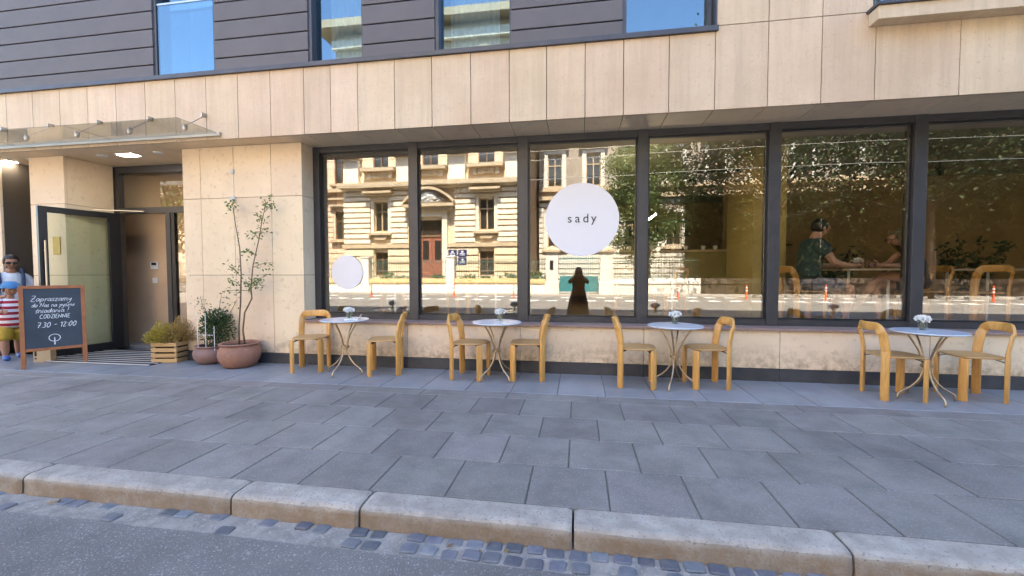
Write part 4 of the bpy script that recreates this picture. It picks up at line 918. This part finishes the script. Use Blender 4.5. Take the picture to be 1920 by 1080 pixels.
# --- child beside the chalkboard
pk = empty('person', (-8.56, -.33, 0), R(-20)); pk.scale = (1.08, 1.12, 1.06); tag(pk, 'child in red and white striped shirt and yellow shorts walking past the chalkboard', 'person')
body = [[(0, 0, .50, (.07, .065)), (.0, 0, .62, (.07, .065)), (.02, 0, .76, (.075, .065)), (.03, 0, .85, (.055, .05)), (.04, 0, .90, .035), (.06, 0, .94, .033)]]
body.append([(.02, 0, .76, (.075, .065)), (.03, -.12, .82, .034), (.10, -.17, .73, .032), (.22, -.15, .70, .026), (.30, -.13, .70, .02)]); body += hand((.30, -.13, .70), (1, .2, 0), (0, 0, 1), .72, .7)
body.append([(.02, 0, .76, (.075, .065)), (.03, .12, .82, .034), (.02, .17, .69, .032), (.10, .18, .58, .026), (.16, .17, .54, .02)]); body += hand((.16, .17, .54), (.7, 0, -.6), (1, 0, .5), .72, .7)
for sy, fx in ((-1, .10), (1, -.10)): body.append([(0, 0, .50, (.07, .065)), (.01, sy*.065, .44, .05), (fx*.7, sy*.075, .27, .046), (fx*.8, sy*.075, .16, .044), (fx, sy*.075, .05, .028), (fx+.03, sy*.078, .03, .03), (fx+.11, sy*.082, .026, .026)])
skin_obj('body', body, 'skin_tan', pk)
sh_ = [[(0, 0, .43, (.135, .13)), (.0, 0, .56, (.135, .13)), (.02, 0, .74, (.135, .13)), (.03, 0, .83, (.11, .11)), (.035, 0, .875, .075)], [(.03, -.05, .81, .07), (.03, -.11, .82, .064), (.075, -.155, .75, .058)], [(.03, .05, .81, .07), (.03, .11, .82, .064), (.025, .16, .74, .056)]]
skin_obj('shirt', sh_, 'shirt_stripes', pk)
skin_obj('shorts', [[(0, 0, .54, .10), (0, 0, .48, .115), (0, 0, .45, .11)]]+[[(0, sy*.045, .46, .09), (fx*.2, sy*.065, .40, .095), (fx*.5, sy*.078, .30, .082), (fx*.6, sy*.08, .26, .080)] for sy, fx in ((-1, .10), (1, -.10))], 'shorts_yellow', pk)
for sy, fx in ((-1, .10), (1, -.10)): skin_obj('shoe', [[(fx, sy*.075, .045, .036), (fx+.05, sy*.08, .035, .04), (fx+.13, sy*.082, .032, .034)]], 'shoe_blue', pk)
head(pk, (.07, 0, 1.0), 0, R(12), .92, 'skin_tan', 'hair_dark')
MB().lathe([(.0, .10), (.05, .092), (.085, .055), (.092, .02), (.09, .0)], 18, (.065, 0, 1.02)).lathe([(.0, .0), (.05, .004), (.05, -.004), (0, -.004)], 14, (.16, 0, 1.02), 1.4).build('cap', 'cap_blue', pk, smooth='auto', local=True)
# --- man behind the child
pa = empty('person', (-9.06, -.02, 0), R(-25)); tag(pa, 'person in white t-shirt with dark sunglasses and navy backpack straps beside the far entrance', 'person')
body = [[(0, 0, .80, (.09, .085)), (.01, 0, .98, (.10, .09)), (.05, 0, 1.16, (.11, .09)), (.08, 0, 1.28, (.085, .08)), (.10, 0, 1.34, .062), (.13, 0, 1.40, .058)]]
for sy in (-1, 1):
    body.append([(.05, 0, 1.16, (.11, .09)), (.07, sy*.18, 1.24, .05), (.13, sy*.23, 1.02, .044), (.28, sy*.18, .92, .038), (.38, sy*.10, .95, .025)]); body += hand((.38, sy*.10, .95), (1, -sy*.4, .1), (0, 0, 1), 1., .9)
    body.append([(0, 0, .80, (.09, .085)), (.0, sy*.10, .72, .06), (.03, sy*.11, .44, .05), (.0, sy*.11, .08, .04), (.03, sy*.115, .035, .042), (.15, sy*.12, .03, .036)])
skin_obj('body', body, 'skin_tan', pa)
sh_ = [[(0, 0, .74, (.18, .17)), (.01, 0, .96, (.175, .165)), (.05, 0, 1.14, (.19, .165)), (.075, 0, 1.27, (.15, .14)), (.09, 0, 1.335, .09)]]
for sy in (-1, 1): sh_.append([(.06, sy*.06, 1.25, .085), (.07, sy*.16, 1.24, .085), (.10, sy*.21, 1.12, .076), (.115, sy*.225, 1.06, .074)])
skin_obj('shirt', sh_, 'shirt_white', pa)
skin_obj('trousers', [[(0, 0, .90, .12), (0, 0, .82, .15), (0, 0, .77, .14)]]+[[(0, sy*.06, .79, .12), (.0, sy*.09, .70, .12), (.03, sy*.11, .44, .088), (.0, sy*.11, .10, .066)] for sy in (-1, 1)], 'trousers_dark', pa)
for sy in (-1, 1): skin_obj('shoe', [[(.0, sy*.112, .05, .05), (.06, sy*.116, .04, .052), (.17, sy*.12, .036, .045)]], 'trousers_dark', pa)
for sy in (-1, 1): MB().tube([(-.10, sy*.11, 1.26), (.04, sy*.125, 1.375), (.16, sy*.125, 1.27), (.215, sy*.12, 1.10), (.10, sy*.16, .92)], .02, 8).build('backpack_strap', 'strap_navy', pa, smooth=True, local=True)
MB().blob((-.24, 0, 1.10), (.12, .17, .24), 14, 10).build('backpack', 'strap_navy', pa, smooth=True, local=True)
head(pa, (.17, 0, 1.485), 0, R(16), 1.05, 'skin_tan', 'hair_dark', False, 'dark')
# --- the photographer, standing in the road behind the lens and mirrored in the glass
pp = empty('person', (0, -5.93, -.12), R(90)); tag(pp, 'person in a long dark brown dress standing in the road holding up a phone', 'person')
body = [[(0, 0, .80, (.13, .15)), (.0, 0, .98, (.11, .11)), (.02, 0, 1.16, (.14, .11)), (.03, 0, 1.28, (.09, .08)), (.04, 0, 1.34, .045), (.05, 0, 1.39, .045)]]
for sy in (-1, 1):
    body.append([(.02, 0, 1.16, (.14, .11)), (.03, sy*.17, 1.26, .05), (.09, sy*.26, 1.14, .042), (.26, sy*.19, 1.24, .036), (.40, sy*.09, 1.37, .024)]); body += hand((.40, sy*.09, 1.37), (.75, -sy*.7, .35), (0, 0, 1), 1., .8)
    body.append([(0, 0, .80, (.13, .15)), (.0, sy*.09, .74, .09), (.0, sy*.09, .44, .06), (.0, sy*.09, .07, .036), (.04, sy*.095, .035, .036), (.13, sy*.10, .03, .03)])
skin_obj('body', body, 'skin', pp)
m_ = MB().lathe([(.33, .10), (.30, .35), (.26, .62), (.20, .88), (.165, 1.0), (.185, 1.15), (.15, 1.29), (.07, 1.345)], 40, (0, 0, 0), .72, 1); m_.v = [(x*(1+.05*math.sin(9*math.atan2(y, x))*(z < .8)), y*(1+.05*math.sin(9*math.atan2(y, x))*(z < .8)), z) for x, y, z in m_.v]
m_.build('dress', 'dress_brown', pp, smooth=True, local=True)
skin_obj('sleeves', [[(.02, sy*.06, 1.24, .08), (.03, sy*.17, 1.26, .066), (.09, sy*.26, 1.14, .06), (.24, sy*.195, 1.225, .05)] for sy in (-1, 1)], 'dress_brown', pp)
head(pp, (.07, 0, 1.47), 0, R(6), 1.0, 'skin', 'hair_brown', True)
ph = MB().box(-.08, .08, -.436, -.428, -.039, .039); ph.v = [(x, y-4.975, z+1.30) for x, y, z in ph.v]; tag(ph.build('phone', 'frame_black'), 'black phone held up by the person in the long brown dress', 'phone')
# ================================================================== ACROSS THE STREET (mirrored in the shop windows)
FYW = -24.4
S(MB().box(-60, 60, -20.55, -19.5, -.15, .0).build('far_pavement', 'concrete_pave'))
S(MB().box(-60, 60, -60, -20.56, -.15, -.004).build('front_garden', 'concrete_pave'))
for row, y in ((0, -18.35), (1, -15.55)):
    for k in range(-34, 46):
        if row == 0 and k % 6 in (3, 4): continue
        MB().box(k*.98+row*.35, k*.98+row*.35+.52, y-.30, y+.30, -.12, -.116).build('road_marking', 'white_paint', road)
pst = empty('marker_post', (0, 0, 0))
MB().lathe([(.10, 0), (.10, .03), (.045, .05), (.04, .72), (.035, .76), (0, .77)], 14).build('post_body', 'post_orange', pst, smooth='auto', local=True)
for z in (.42, .58): MB().lathe([(.043, z), (.046, z), (.046, z+.07), (.043, z+.07)], 14).build('reflective_band', 'white', pst, local=True)
for i, x in enumerate((-17.5, -12.3, -7.1, -3.6, 5.2, 8.6, 12.4, 15.9, 19.6)):
    o = pst if i == 0 else copy_tree(pst); o.location = (x, -17.3, -.12); tag(o, 'orange flexible marker post standing in the road by the dashed line', 'post', 'orange marker posts along the lane')
# fence on the far pavement
def fence(name, x0, x1, lb, pillars, wallm='fence_wall', rail=True):
    f = empty(name, ((x0+x1)/2, -20.6, 0)); tag(f, lb, 'fence')
    MB().box(x0, x1, -20.75, -20.45, -.05, .60).build('low_wall', wallm, f)
    MB().prism([(-20.40, .605), (-20.80, .605), (-20.80, .66), (-20.66, .92), (-20.54, .92), (-20.40, .66)], x0, x1)
    m_ = MB(); P = [(-20.40, .605), (-20.80, .605), (-20.80, .68), (-20.68, .93), (-20.52, .93), (-20.40, .68)]; n_ = 6
    m_.v = [(x0, y, z) for y, z in P]+[(x1, y, z) for y, z in P]; m_.f = [tuple(range(n_)), tuple(range(2*n_-1, n_-1, -1))]+[(i, n_+i, n_+(i+1)%n_, (i+1)%n_) for i in range(n_)]; m_.build('coping', 'coping' if wallm == 'fence_wall' else wallm, f)
    m_ = MB(); x = x0+.1 if rail else x1-.05
    while x < x1: m_.box(x-.011, x+.011, -20.611, -20.589, .93, 2.2); x += .16
    m_.box(x0, x1, -20.62, -20.58, 2.0, 2.04).box(x0, x1, -20.62, -20.58, 1.05, 1.09) if rail else None
    tag(m_.build('railing', 'bars_green', f), kind='stuff')
    for p in pillars: MB().box(p-.27, p+.27, -20.88, -20.32, .0, 2.3).box(p-.32, p+.32, -20.93, -20.27, 2.3, 2.42).build('pillar', 'fence_wall', f, bevel=.03)
fence('garden_fence', -40, -2.12, 'low stone wall with sloped coping and green railing before the rusticated building', [-14.37, -8.3, -20.4, -26.5])
fence('garden_fence', 2.14, 7.2, 'low pale wall with railing between the teal gate and the street trees', [], 'plaster_white')
fence('garden_fence', 7.2, 44, 'low wall running under the street trees, their shade put into its colour', [], 'brick_and_shade', False)
gp = empty('gate', (0, -20.6, 0)); tag(gp, 'teal metal gate between two tall pale pillars', 'gate')
for x in (-1.65, 1.69):
    MB().box(x-.45, x+.45, -21.05, -20.15, -.02, .75).build('pillar_base', 'plaster_white', gp, bevel=.03); MB().box(x-.37, x+.37, -20.97, -20.23, .75, 2.62).build('pillar', 'plaster_white', gp)
    MB().box(x-.5, x+.5, -21.1, -20.1, 2.62, 2.75).build('pillar_cap', 'moulding', gp); MB().add([(x-.5, -21.1, 2.752), (x+.5, -21.1, 2.752), (x+.5, -20.1, 2.752), (x-.5, -20.1, 2.752), (x, -20.6, 3.05)], [(0, 1, 4), (1, 2, 4), (2, 3, 4), (3, 0, 4), (3, 2, 1, 0)]).build('pillar_roof', 'moulding', gp)
MB().box(-1.18, 0.0, -20.63, -20.58, .12, 1.1).box(.02, 1.22, -20.63, -20.58, .12, 1.1).build('gate_panel', 'gate_teal', gp)
m_ = MB()
for k in range(21): m_.box(-1.16+k*.118, -1.135+k*.118, -20.62, -20.59, 1.1, 2.35)
m_.box(-1.18, 1.22, -20.63, -20.58, 2.2, 2.25); tag(m_.build('gate_bars', 'gate_teal', gp), kind='stuff')
MB().box(-1.78, -1.56, -20.225, -20.20, 1.5, 2.1).build('letter_box', 'frame_black', gp)
# ---- rusticated building
def opp_window(parent, x, z0, z1, w, y, fm='opp_frame', bars=2):
    m_ = MB(); h_ = w/2
    m_.box(x-h_, x-h_+.07, y-.05, y+.02, z0, z1).box(x+h_-.07, x+h_, y-.05, y+.02, z0, z1).box(x-.05, x+.05, y-.05, y+.03, z0, z1).box(x-h_+.07, x-.05, y-.05, y+.02, z0, z0+.08).box(x+.05, x+h_-.07, y-.05, y+.02, z0, z0+.08)
    m_.box(x-h_+.07, x-.05, y-.05, y+.02, z1-.08, z1).box(x+.05, x+h_-.07, y-.05, y+.02, z1-.08, z1)
    zt = z0+(z1-z0)*.66; m_.box(x-h_+.07, x-.05, y-.05, y+.025, zt, zt+.09).box(x+.05, x+h_-.07, y-.05, y+.025, zt, zt+.09)
    wn = m_.build('window', fm, parent); MB().box(x-h_, x+h_, y-.09, y-.06, z0, z1).build('pane', 'opp_glass', wn); return wn
A = empty('rusticated_building', (-11, FYW, 0)); tag(A, 'cream rusticated old building with red door under a sculpted pediment', 'building')
XL, XR = -18.2, -3.7; bays = (-15.15, -11.05, -6.72)
def hood(p, x, w, z, d, mt='moulding', tri=False):
    y = FYW if p is A else p['fy']
    o = MB().box(x-w/2, x+w/2, y, y+d, z, z+.16).box(x-w/2+.1, x+w/2-.1, y, y+d*.75, z-.13, z).build('hood', mt, p)
    if tri: MB().prism([(x-w/2, z+.16), (x+w/2, z+.16), (x, z+.16+w*.24)], y+.02, y+d).build('pediment', mt, p)
holes = [(b-.58, b+.58, 4.5, 6.8) for b in (bays[0], bays[2])]+[(bays[1]-.95, bays[1]+.95, .9, 5.3)]+[(b-.62, b+.62, 9.3, 12.1) for b in bays]+[(b-.62, b+.62, 14.4, 16.6) for b in bays]+[(b-.55, b+.55, 1.1, 2.9) for b in (bays[0], bays[2])]
grid_wall(MB(), XL, XR, 0, 19.2, holes, FYW-.35, FYW).build('wall', 'plaster_cream', A)
MB().box(XL, XR, FYW-12, FYW-.36, 0, 19.2).build('wall_core', 'opp_frame', A)
for b in bays:
    opp_window(A, b, 9.3, 12.1, 1.24, FYW-.18); opp_window(A, b, 14.4, 16.6, 1.24, FYW-.18)
    MB().box(b-1.35, b+1.35, FYW, FYW+.7, 9.02, 9.28).build('window_ledge', 'moulding', A)
    for k in range(7): MB().lathe([(.06, 0), (.085, .1), (.05, .22), (.085, .34), (.06, .42)], 8, (b-.54+k*.18, FYW+.22, 8.58)).build('baluster', 'plaster_rust', A)
    MB().box(b-1.0, b-.7, FYW, FYW+.3, 8.55, 9.0).box(b+.7, b+1.0, FYW, FYW+.3, 8.55, 9.0).build('ledge_bracket', 'plaster_rust', A)
    hood(A, b, 2.2, 12.7, .5, tri=True)
    m_ = MB()
    for k in range(11):
        t0, t1 = math.pi*k/11, math.pi*(k+1)/11; m_.prism([(b+.64*math.cos(t0), 16.6+.64*math.sin(t0)), (b+.95*math.cos(t0), 16.6+.95*math.sin(t0)), (b+.95*math.cos(t1), 16.6+.95*math.sin(t1)), (b+.64*math.cos(t1), 16.6+.64*math.sin(t1))], FYW+.001, FYW+.15)
    m_.build('arch', 'moulding', A)
for b in (bays[0], bays[2]):
    opp_window(A, b, 4.5, 6.8, 1.16, FYW-.2, 'opp_frame_light'); opp_window(A, b, 1.1, 2.9, 1.1, FYW-.2)
    MB().box(b-.82, b-.585, FYW, FYW+.10, 4.4, 7.0).box(b+.585, b+.82, FYW, FYW+.10, 4.4, 7.0).box(b-.82, b+.82, FYW, FYW+.10, 7.0, 7.15).build('surround', 'plaster_rust', A)
    hood(A, b, 2.3, 7.36, .8); MB().box(b-.95, b+.95, FYW, FYW+.38, 4.22, 4.38).prism([(b-.62, 4.215), (b+.62, 4.215), (b+.40, 3.85), (b-.40, 3.85)], FYW+.02, FYW+.25).build('sill', 'moulding', A)
for p in (-17.45, -13.1, -8.9, -4.65):
    MB().box(p-.62, p+.62, FYW, FYW+.35, 8.2, 10.05).build('pedestal', 'plaster_rust', A); MB().box(p-.80, p+.80, FYW, FYW+.8, 10.06, 10.42).build('pedestal_cap', 'moulding', A)
    MB().lathe([(.42, 0), (.42, .15), (.36, .2), (.33, 3.2), (.42, 3.35)], 20, (p, FYW+.32, 10.42)).build('column', 'plaster_rust', A, smooth='auto')
MB().box(XL-.15, XR+.15, FYW, FYW+.85, 7.78, 8.12).build('cornice', 'moulding', A); MB().box(XL-.05, XR+.05, FYW, FYW+.3, 7.66, 7.775).build('cornice', 'plaster_rust', A)
MB().box(XL-.2, XR+.2, FYW, FYW+.55, 13.9, 14.2).build('cornice', 'moulding', A)
MB().box(XL-.1, XR+.1, FYW, FYW+.4, 18.0, 18.6).build('frieze', 'plaster_rust', A); MB().box(XL-1.1, XR+1.1, FYW-12.6, FYW+1.1, 19.2, 19.75).build('eaves', 'moulding', A)
MB().box(XL-.1, -12.405, FYW, FYW+.28, 3.22, 3.52).box(-9.695, XR+.1, FYW, FYW+.28, 3.22, 3.52).build('string_course', 'moulding', A)
# rustication blocks
def rustic(p, x0, x1, z0, z1, hs, rows_, y, mt, piece=1.45, d=.2):
    dz = (z1-z0)/rows_
    for r_ in range(rows_):
        za, zb = z0+r_*dz+.055, z0+(r_+1)*dz-.055; segs = [(x0, x1)]
        for (a, b, c_, e) in hs:
            if c_ < zb and e > za: segs = [s_ for (u, v) in segs for s_ in ((u, min(v, a)), (max(u, b), v)) if s_[1]-s_[0] > .15]
        for (u, v) in segs:
            k = max(1, round((v-u)/piece)); off = (r_ % 2)*.25; w = (v-u)/k; cuts = [u]+[u+w*(i+off*(1 if k > 1 else 0)) for i in range(1, k)]+[v]
            for a, b in zip(cuts, cuts[1:]): MB().box(a+.012, b-.012, y+.001, y+d, za, zb).build('rustic_block', mt, p)
rustic(A, XL, XR, 3.54, 7.62, [(b-.84, b+.84, 3.8, 7.8) for b in (bays[0], bays[2])]+[(-12.95, -9.15, 3.4, 7.7)], 10, FYW, 'plaster_rust')
rustic(A, XL, XR, .2, 3.2, [(b-.60, b+.60, 1.0, 3.0) for b in (bays[0], bays[2])]+[(-12.35, -9.75, 0, 3.3)], 5, FYW, 'plaster_cream', 1.8)
# door
b = bays[1]
d_ = MB().box(b-.94, b-.01, FYW-.28, FYW-.2, .9, 4.0).box(b+.01, b+.94, FYW-.28, FYW-.2, .9, 4.0).build('door', 'door_red', A)
for x in (b-.48, b+.48): MB().box(x-.24, x+.24, FYW-.199, FYW-.18, 2.3, 3.75).build('door_window', 'opp_glass', d_); MB().box(x-.3, x+.3, FYW-.199, FYW-.17, 1.1, 2.0).build('door_panel', 'door_red', d_)
MB().box(b-.94, b+.94, FYW-.3, FYW-.15, 4.01, 4.2).build('transom_bar', 'opp_frame', d_); MB().box(b-.94, b+.94, FYW-.28, FYW-.24, 4.21, 5.3).build('transom_pane', 'opp_glass', d_)
for k in range(6): MB().tube([(b-.8+k*.32, FYW-.2, 4.25), (b-.7+k*.32, FYW-.2, 4.7), (b-.8+k*.32, FYW-.2, 5.2)], .03, 6).build('grille', 'opp_frame', d_)
MB().box(b-1.35, b-.96, FYW, FYW+.28, .5, 5.55).box(b+.96, b+1.35, FYW, FYW+.28, .5, 5.55).box(b-1.35, b+1.35, FYW, FYW+.28, 5.551, 5.95).build('door_surround', 'plaster_rust', A)
MB().box(b-2.0, b+2.0, FYW, FYW+.85, 6.2, 6.42).box(b-1.8, b+1.8, FYW, FYW+.6, 5.96, 6.2).build('door_hood', 'moulding', A)
m_ = MB(); 
for k in range(12):
    f_ = lambda t: (b-2.0+4.0*t, 6.422+1.05*math.sin(math.pi*t)**.8+.001); t0, t1 = k/12, (k+1)/12
    (xa, za), (xb, zb) = f_(t0), f_(t1); m_.prism([(xa, za), (xb, zb), (xb, zb+.2), (xa, za+.2)], FYW, FYW+.85)
m_.build('door_pediment', 'moulding', A)
MB().blob((b, FYW+.3, 6.95), (.75, .4, .55), 16, 12, .14).blob((b-.7, FYW+.2, 6.7), (.5, .3, .3), 10, 8, .2).blob((b+.7, FYW+.2, 6.7), (.5, .3, .3), 10, 8, .2).build('sculpture', 'sculpture', A)
for x, z in ((-9.3, 2.15), (-8.55, 2.15), (-9.3, 2.75), (-8.55, 2.75)):
    pl = MB().box(x-.33, x+.33, FYW+.205, FYW+.23, z-.27, z+.27).build('name_plate', 'plate_blue', A); MB().box(x-.2, x+.2, FYW+.231, FYW+.235, z-.02, z+.02).box(x-.2, x+.2, FYW+.231, FYW+.235, z-.14, z-.10).box(x-.08, x+.08, FYW+.231, FYW+.235, z+.06, z+.18).build('plate_mark', 'white', pl)
for k in range(5): MB().box(b-1.4-.15*k, b+1.4+.15*k, FYW+.3+.3*k-.3, FYW+.3+.3*k, 0, .9-.18*k).build('door_step', 'plaster_white', A)
# ---- recessed wing
Bw = empty('side_wing', (-29, FYW-3, 0)); Bw['fy'] = FYW-3; tag(Bw, 'pinkish set-back wing left of the rusticated building with pedimented windows', 'building'); fy = FYW-3
Bw['label'] = 'pinkish set-back wing with pedimented windows adjoining the rusticated building'
wb = [-20.3-3.6*k for k in range(7)]
grid_wall(MB(), -46, XL-.02, 0, 15.5, [(x-.6, x+.6, z, z+2.4) for x in wb for z in (4.2, 9.0)], fy-.3, fy).build('wall', 'plaster_pink', Bw)
MB().box(-46, XL-.02, fy-9, fy-.31, 0, 15.5).build('wall_core', 'opp_frame', Bw)
for x in wb:
    for z in (4.2, 9.0): opp_window(Bw, x, z, z+2.4, 1.2, fy-.18)
    hood(Bw, x, 2.1, 11.9, .5, tri=True); hood(Bw, x, 2.0, 7.0, .4); MB().box(x-.9, x+.9, fy, fy+.35, 3.95, 4.15).box(x-.9, x+.9, fy, fy+.35, 8.75, 8.95).build('sill', 'moulding', Bw)
MB().box(-46, XL-.02, fy, fy+.5, 8.2, 8.5).box(-46, XL-.02, fy, fy+.35, 7.6, 7.75).build('cornice', 'moulding', Bw); MB().box(-46.5, XL-.02, fy-9.5, fy+.7, 15.5, 15.9).build('eaves', 'moulding', Bw)
rustic(Bw, -30, XL-.02, .3, 7.5, [(x-.75, x+.75, 3.9, 7.4) for x in wb], 16, fy, 'plaster_pink', 1.6, .05)
# ---- grey building
fg = .6-32; Gb = empty('grey_building', (10, fg, 0)); Gb['fy'] = fg; tag(Gb, 'grey rendered old building with white window surrounds behind the gate', 'building')
gb = [-2.1+3.35*k for k in range(9)]
hl = [(x-.62, x+.62, z, z+2.7) for x in gb for z in (3.6, 9.0, 14.0)]
grid_wall(MB(), -3.5, 27, 0, 18.5, hl, fg-.3, fg).build('wall', 'plaster_grey', Gb); MB().box(-3.5, 27, fg-10, fg-.31, 0, 18.5).build('wall_core', 'opp_frame', Gb)
for x in gb:
    for z in (3.6, 9.0, 14.0):
        opp_window(Gb, x, z, z+2.7, 1.24, fg-.16, 'opp_frame_light'); MB().box(x-.98, x-.625, fg, fg+.12, z-.1, z+2.8).box(x+.625, x+.98, fg, fg+.12, z-.1, z+2.8).box(x-.98, x+.98, fg, fg+.12, z+2.8, z+3.05).build('surround', 'plaster_white', Gb)
        MB().box(x-1.1, x+1.1, fg, fg+.3, z-.32, z-.12).build('sill', 'moulding', Gb)
    hood(Gb, x, 2.5, 12.35, .5, tri=True)
MB().box(-3.5, 27, fg, fg+.45, 7.7, 8.05).box(-3.5, 27, fg, fg+.35, 8.5, 8.66).box(-3.5, 27, fg, fg+.5, 13.4, 13.6).build('cornice', 'moulding', Gb); MB().box(-3.5, 27.6, fg-10, fg+.8, 18.5, 19.0).build('eaves', 'moulding', Gb)
rustic(Gb, -3.5, 12, .3, 7.6, [(x-1.0, x+1.0, 3.2, 6.8) for x in gb], 16, fg, 'plaster_white', 1.7, .06)
Pb = empty('corner_house', (40, -27, 0)); Pb['fy'] = -27.; tag(Pb, 'plain brown brick house standing behind the street trees', 'building')
pbx = [29+3.3*k for k in range(8)]
grid_wall(MB(), 27.2, 56, 0, 16, [(x-.6, x+.6, z, z+2.2) for x in pbx for z in (2, 6, 10)], -27.3, -27).build('wall', 'brick_and_shade', Pb); MB().box(27.2, 56, -36, -27.31, 0, 16).build('wall_core', 'opp_frame', Pb)
for x in pbx:
    for z in (2, 6, 10): opp_window(Pb, x, z, z+2.2, 1.2, -27.15)
# ---- trees
def tree(loc, h, r, n, lb, lm='tree_leaf', trunk_h=3., leafsz=.26, sq=.8, clumps=40):
    t = empty('street_tree', loc); tag(t, lb, 'tree', None); rs = random.Random(int(abs(loc[0]*97)+h*13))
    pts = [(0, 0, -.1), (.05, .03, trunk_h*.5), (-.04, .06, trunk_h), (.05, 0, h*.62), (0, 0, h*.85)]
    m_ = MB().tube(pts, [.26, .21, .17, .09, .03], 10); cl = []; fo = MB(); cz = trunk_h+(h-trunk_h)*.52
    for k in range(clumps):
        d = Vector((rs.gauss(0, 1), rs.gauss(0, 1), rs.gauss(0, 1))).normalized(); q = rs.random()**.42
        c_ = Vector((d.x*r*q, d.y*r*q, cz+d.z*(h-trunk_h)*.5*q)); cl.append(c_)
        if k % 2 == 0: m_.tube([(0, 0, min(c_.z-.4, trunk_h+.3*abs(c_.z-trunk_h))), (c_.x*.5, c_.y*.5, c_.z*.85+.1), c_], [.07, .045, .015], 6)
    m_.build('trunk', 'bark', t, smooth=True, local=True)
    for k in range(n):
        c_ = cl[k % clumps]; cr_ = r*.30; p = c_+Vector((rs.gauss(0, cr_*.55), rs.gauss(0, cr_*.55), rs.gauss(0, cr_*.42)))
        fo.leaf(p, (rs.gauss(0, 1), rs.gauss(0, 1), rs.gauss(-.25, .6)), leafsz*rs.uniform(.7, 1.3), leafsz*.6)
    fo.build('crown', lm, t, local=True)
tree((4.3, -21.6, 0), 10.5, 2.5, 20000, 'rounded green street tree beside the teal gate', clumps=70, trunk_h=1.6, leafsz=.18)
for x, lb in ((10.8, 'second'), (18.6, 'third'), (25.5, 'fourth'), (31.5, 'fifth')):
    tree((x, -19.7, 0), 15.5, 5.6, 26000, f'broad street tree with shade put into its leaf colour over the low wall, {lb} from the gate', 'tree_leaf_shaded', 3.9, .21, clumps=90)
for a_, lb in ((6.8, 'nearest the gate'), (15.3, 'behind the third street tree'), (23.8, 'behind the fourth street tree'), (32.3, 'behind the fifth street tree')):
    hg = empty('added_hedge', (a_+4.2, -23.2, 0)); tag(hg, f'added tall hedge with garden shade put into its colour, {lb}', 'hedge'); MB().box(a_+.3, a_+8.2, -24.0, -22.9, 0, 6.2).build('hedge_shade_core', 'shade_core', hg)  # added hedge, leaves and near-black core darken the mirrored garden like shade
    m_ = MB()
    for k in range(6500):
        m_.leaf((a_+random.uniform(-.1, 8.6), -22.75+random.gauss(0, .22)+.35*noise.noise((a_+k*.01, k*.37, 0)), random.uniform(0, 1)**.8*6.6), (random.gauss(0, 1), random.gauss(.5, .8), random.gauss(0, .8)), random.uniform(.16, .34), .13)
    m_.build('foliage', 'tree_leaf_shaded', hg)
tree((-29.0, -19.0, 0), 13, 4.2, 13000, 'light green street tree before the set-back wing', 'tree_leaf', 2.6, .28, clumps=50)
tree((-38.0, -19.9, 0), 12, 4, 8000, 'light green street tree farthest along the garden fence', 'tree_leaf', 2.4, .30, clumps=50)
def bush(x, y, r, lb, lm='tree_leaf'):
    t = empty('garden_bush', (x, y, 0)); tag(t, lb, 'bush', 'bushes in the front garden'); m_ = MB(); st_ = MB()
    for k in range(500):
        d = Vector((random.gauss(0, 1), random.gauss(0, 1), abs(random.gauss(0, 1)))).normalized(); q = random.random()**.4; m_.leaf((d.x*r*q, d.y*r*q, .1+d.z*r*1.3*q), d, .2, .12)
    m_.build('foliage', lm, t, local=True); st_.tube([(0, 0, 0), (0, 0, r)], .03, 6).build('stem', 'bark', t, local=True)
for x, r in ((-19.5, 1.3), (-16.2, .8), (-13.3, .9), (-12.2, .7), (-9.8, .8), (-7.5, .8), (-6.2, .7), (-4.6, .9), (-2.9, 1.0)): bush(x, -21.9+random.uniform(-.4, .3), r, 'green bush behind the railing in front of the rusticated building')
# tram wires
for i, (y, z) in enumerate(((-9.0, 5.7), (-9.0, 6.6), (-13.5, 5.7), (-13.5, 6.6))):
    m_ = MB().tube([(-60+6*k, y, z+.10*math.cos(k*1.05)) for k in range(21)], .011, 5); tag(m_.build('overhead_wire', 'wire'), 'thin overhead tram wire strung along the street', 'wire', 'overhead tram wires')
for x, lb in ((-22.0, 'near the set-back wing'), (27, 'near the plain brown brick house')):
    for y in (-19.75,):
        q = empty('tram_pole', (x, y, 0)); tag(q, f'slim grey tram pole on the far pavement {lb}', 'pole'); MB().tube([(x, y, 0), (x, y, 8)], [.11, .07], 12).build('shaft', 'plastic_grey', q); MB().tube([(x, y, 7.2), (x, -8.6, 6.8)], .035, 8).build('arm', 'plastic_grey', q)
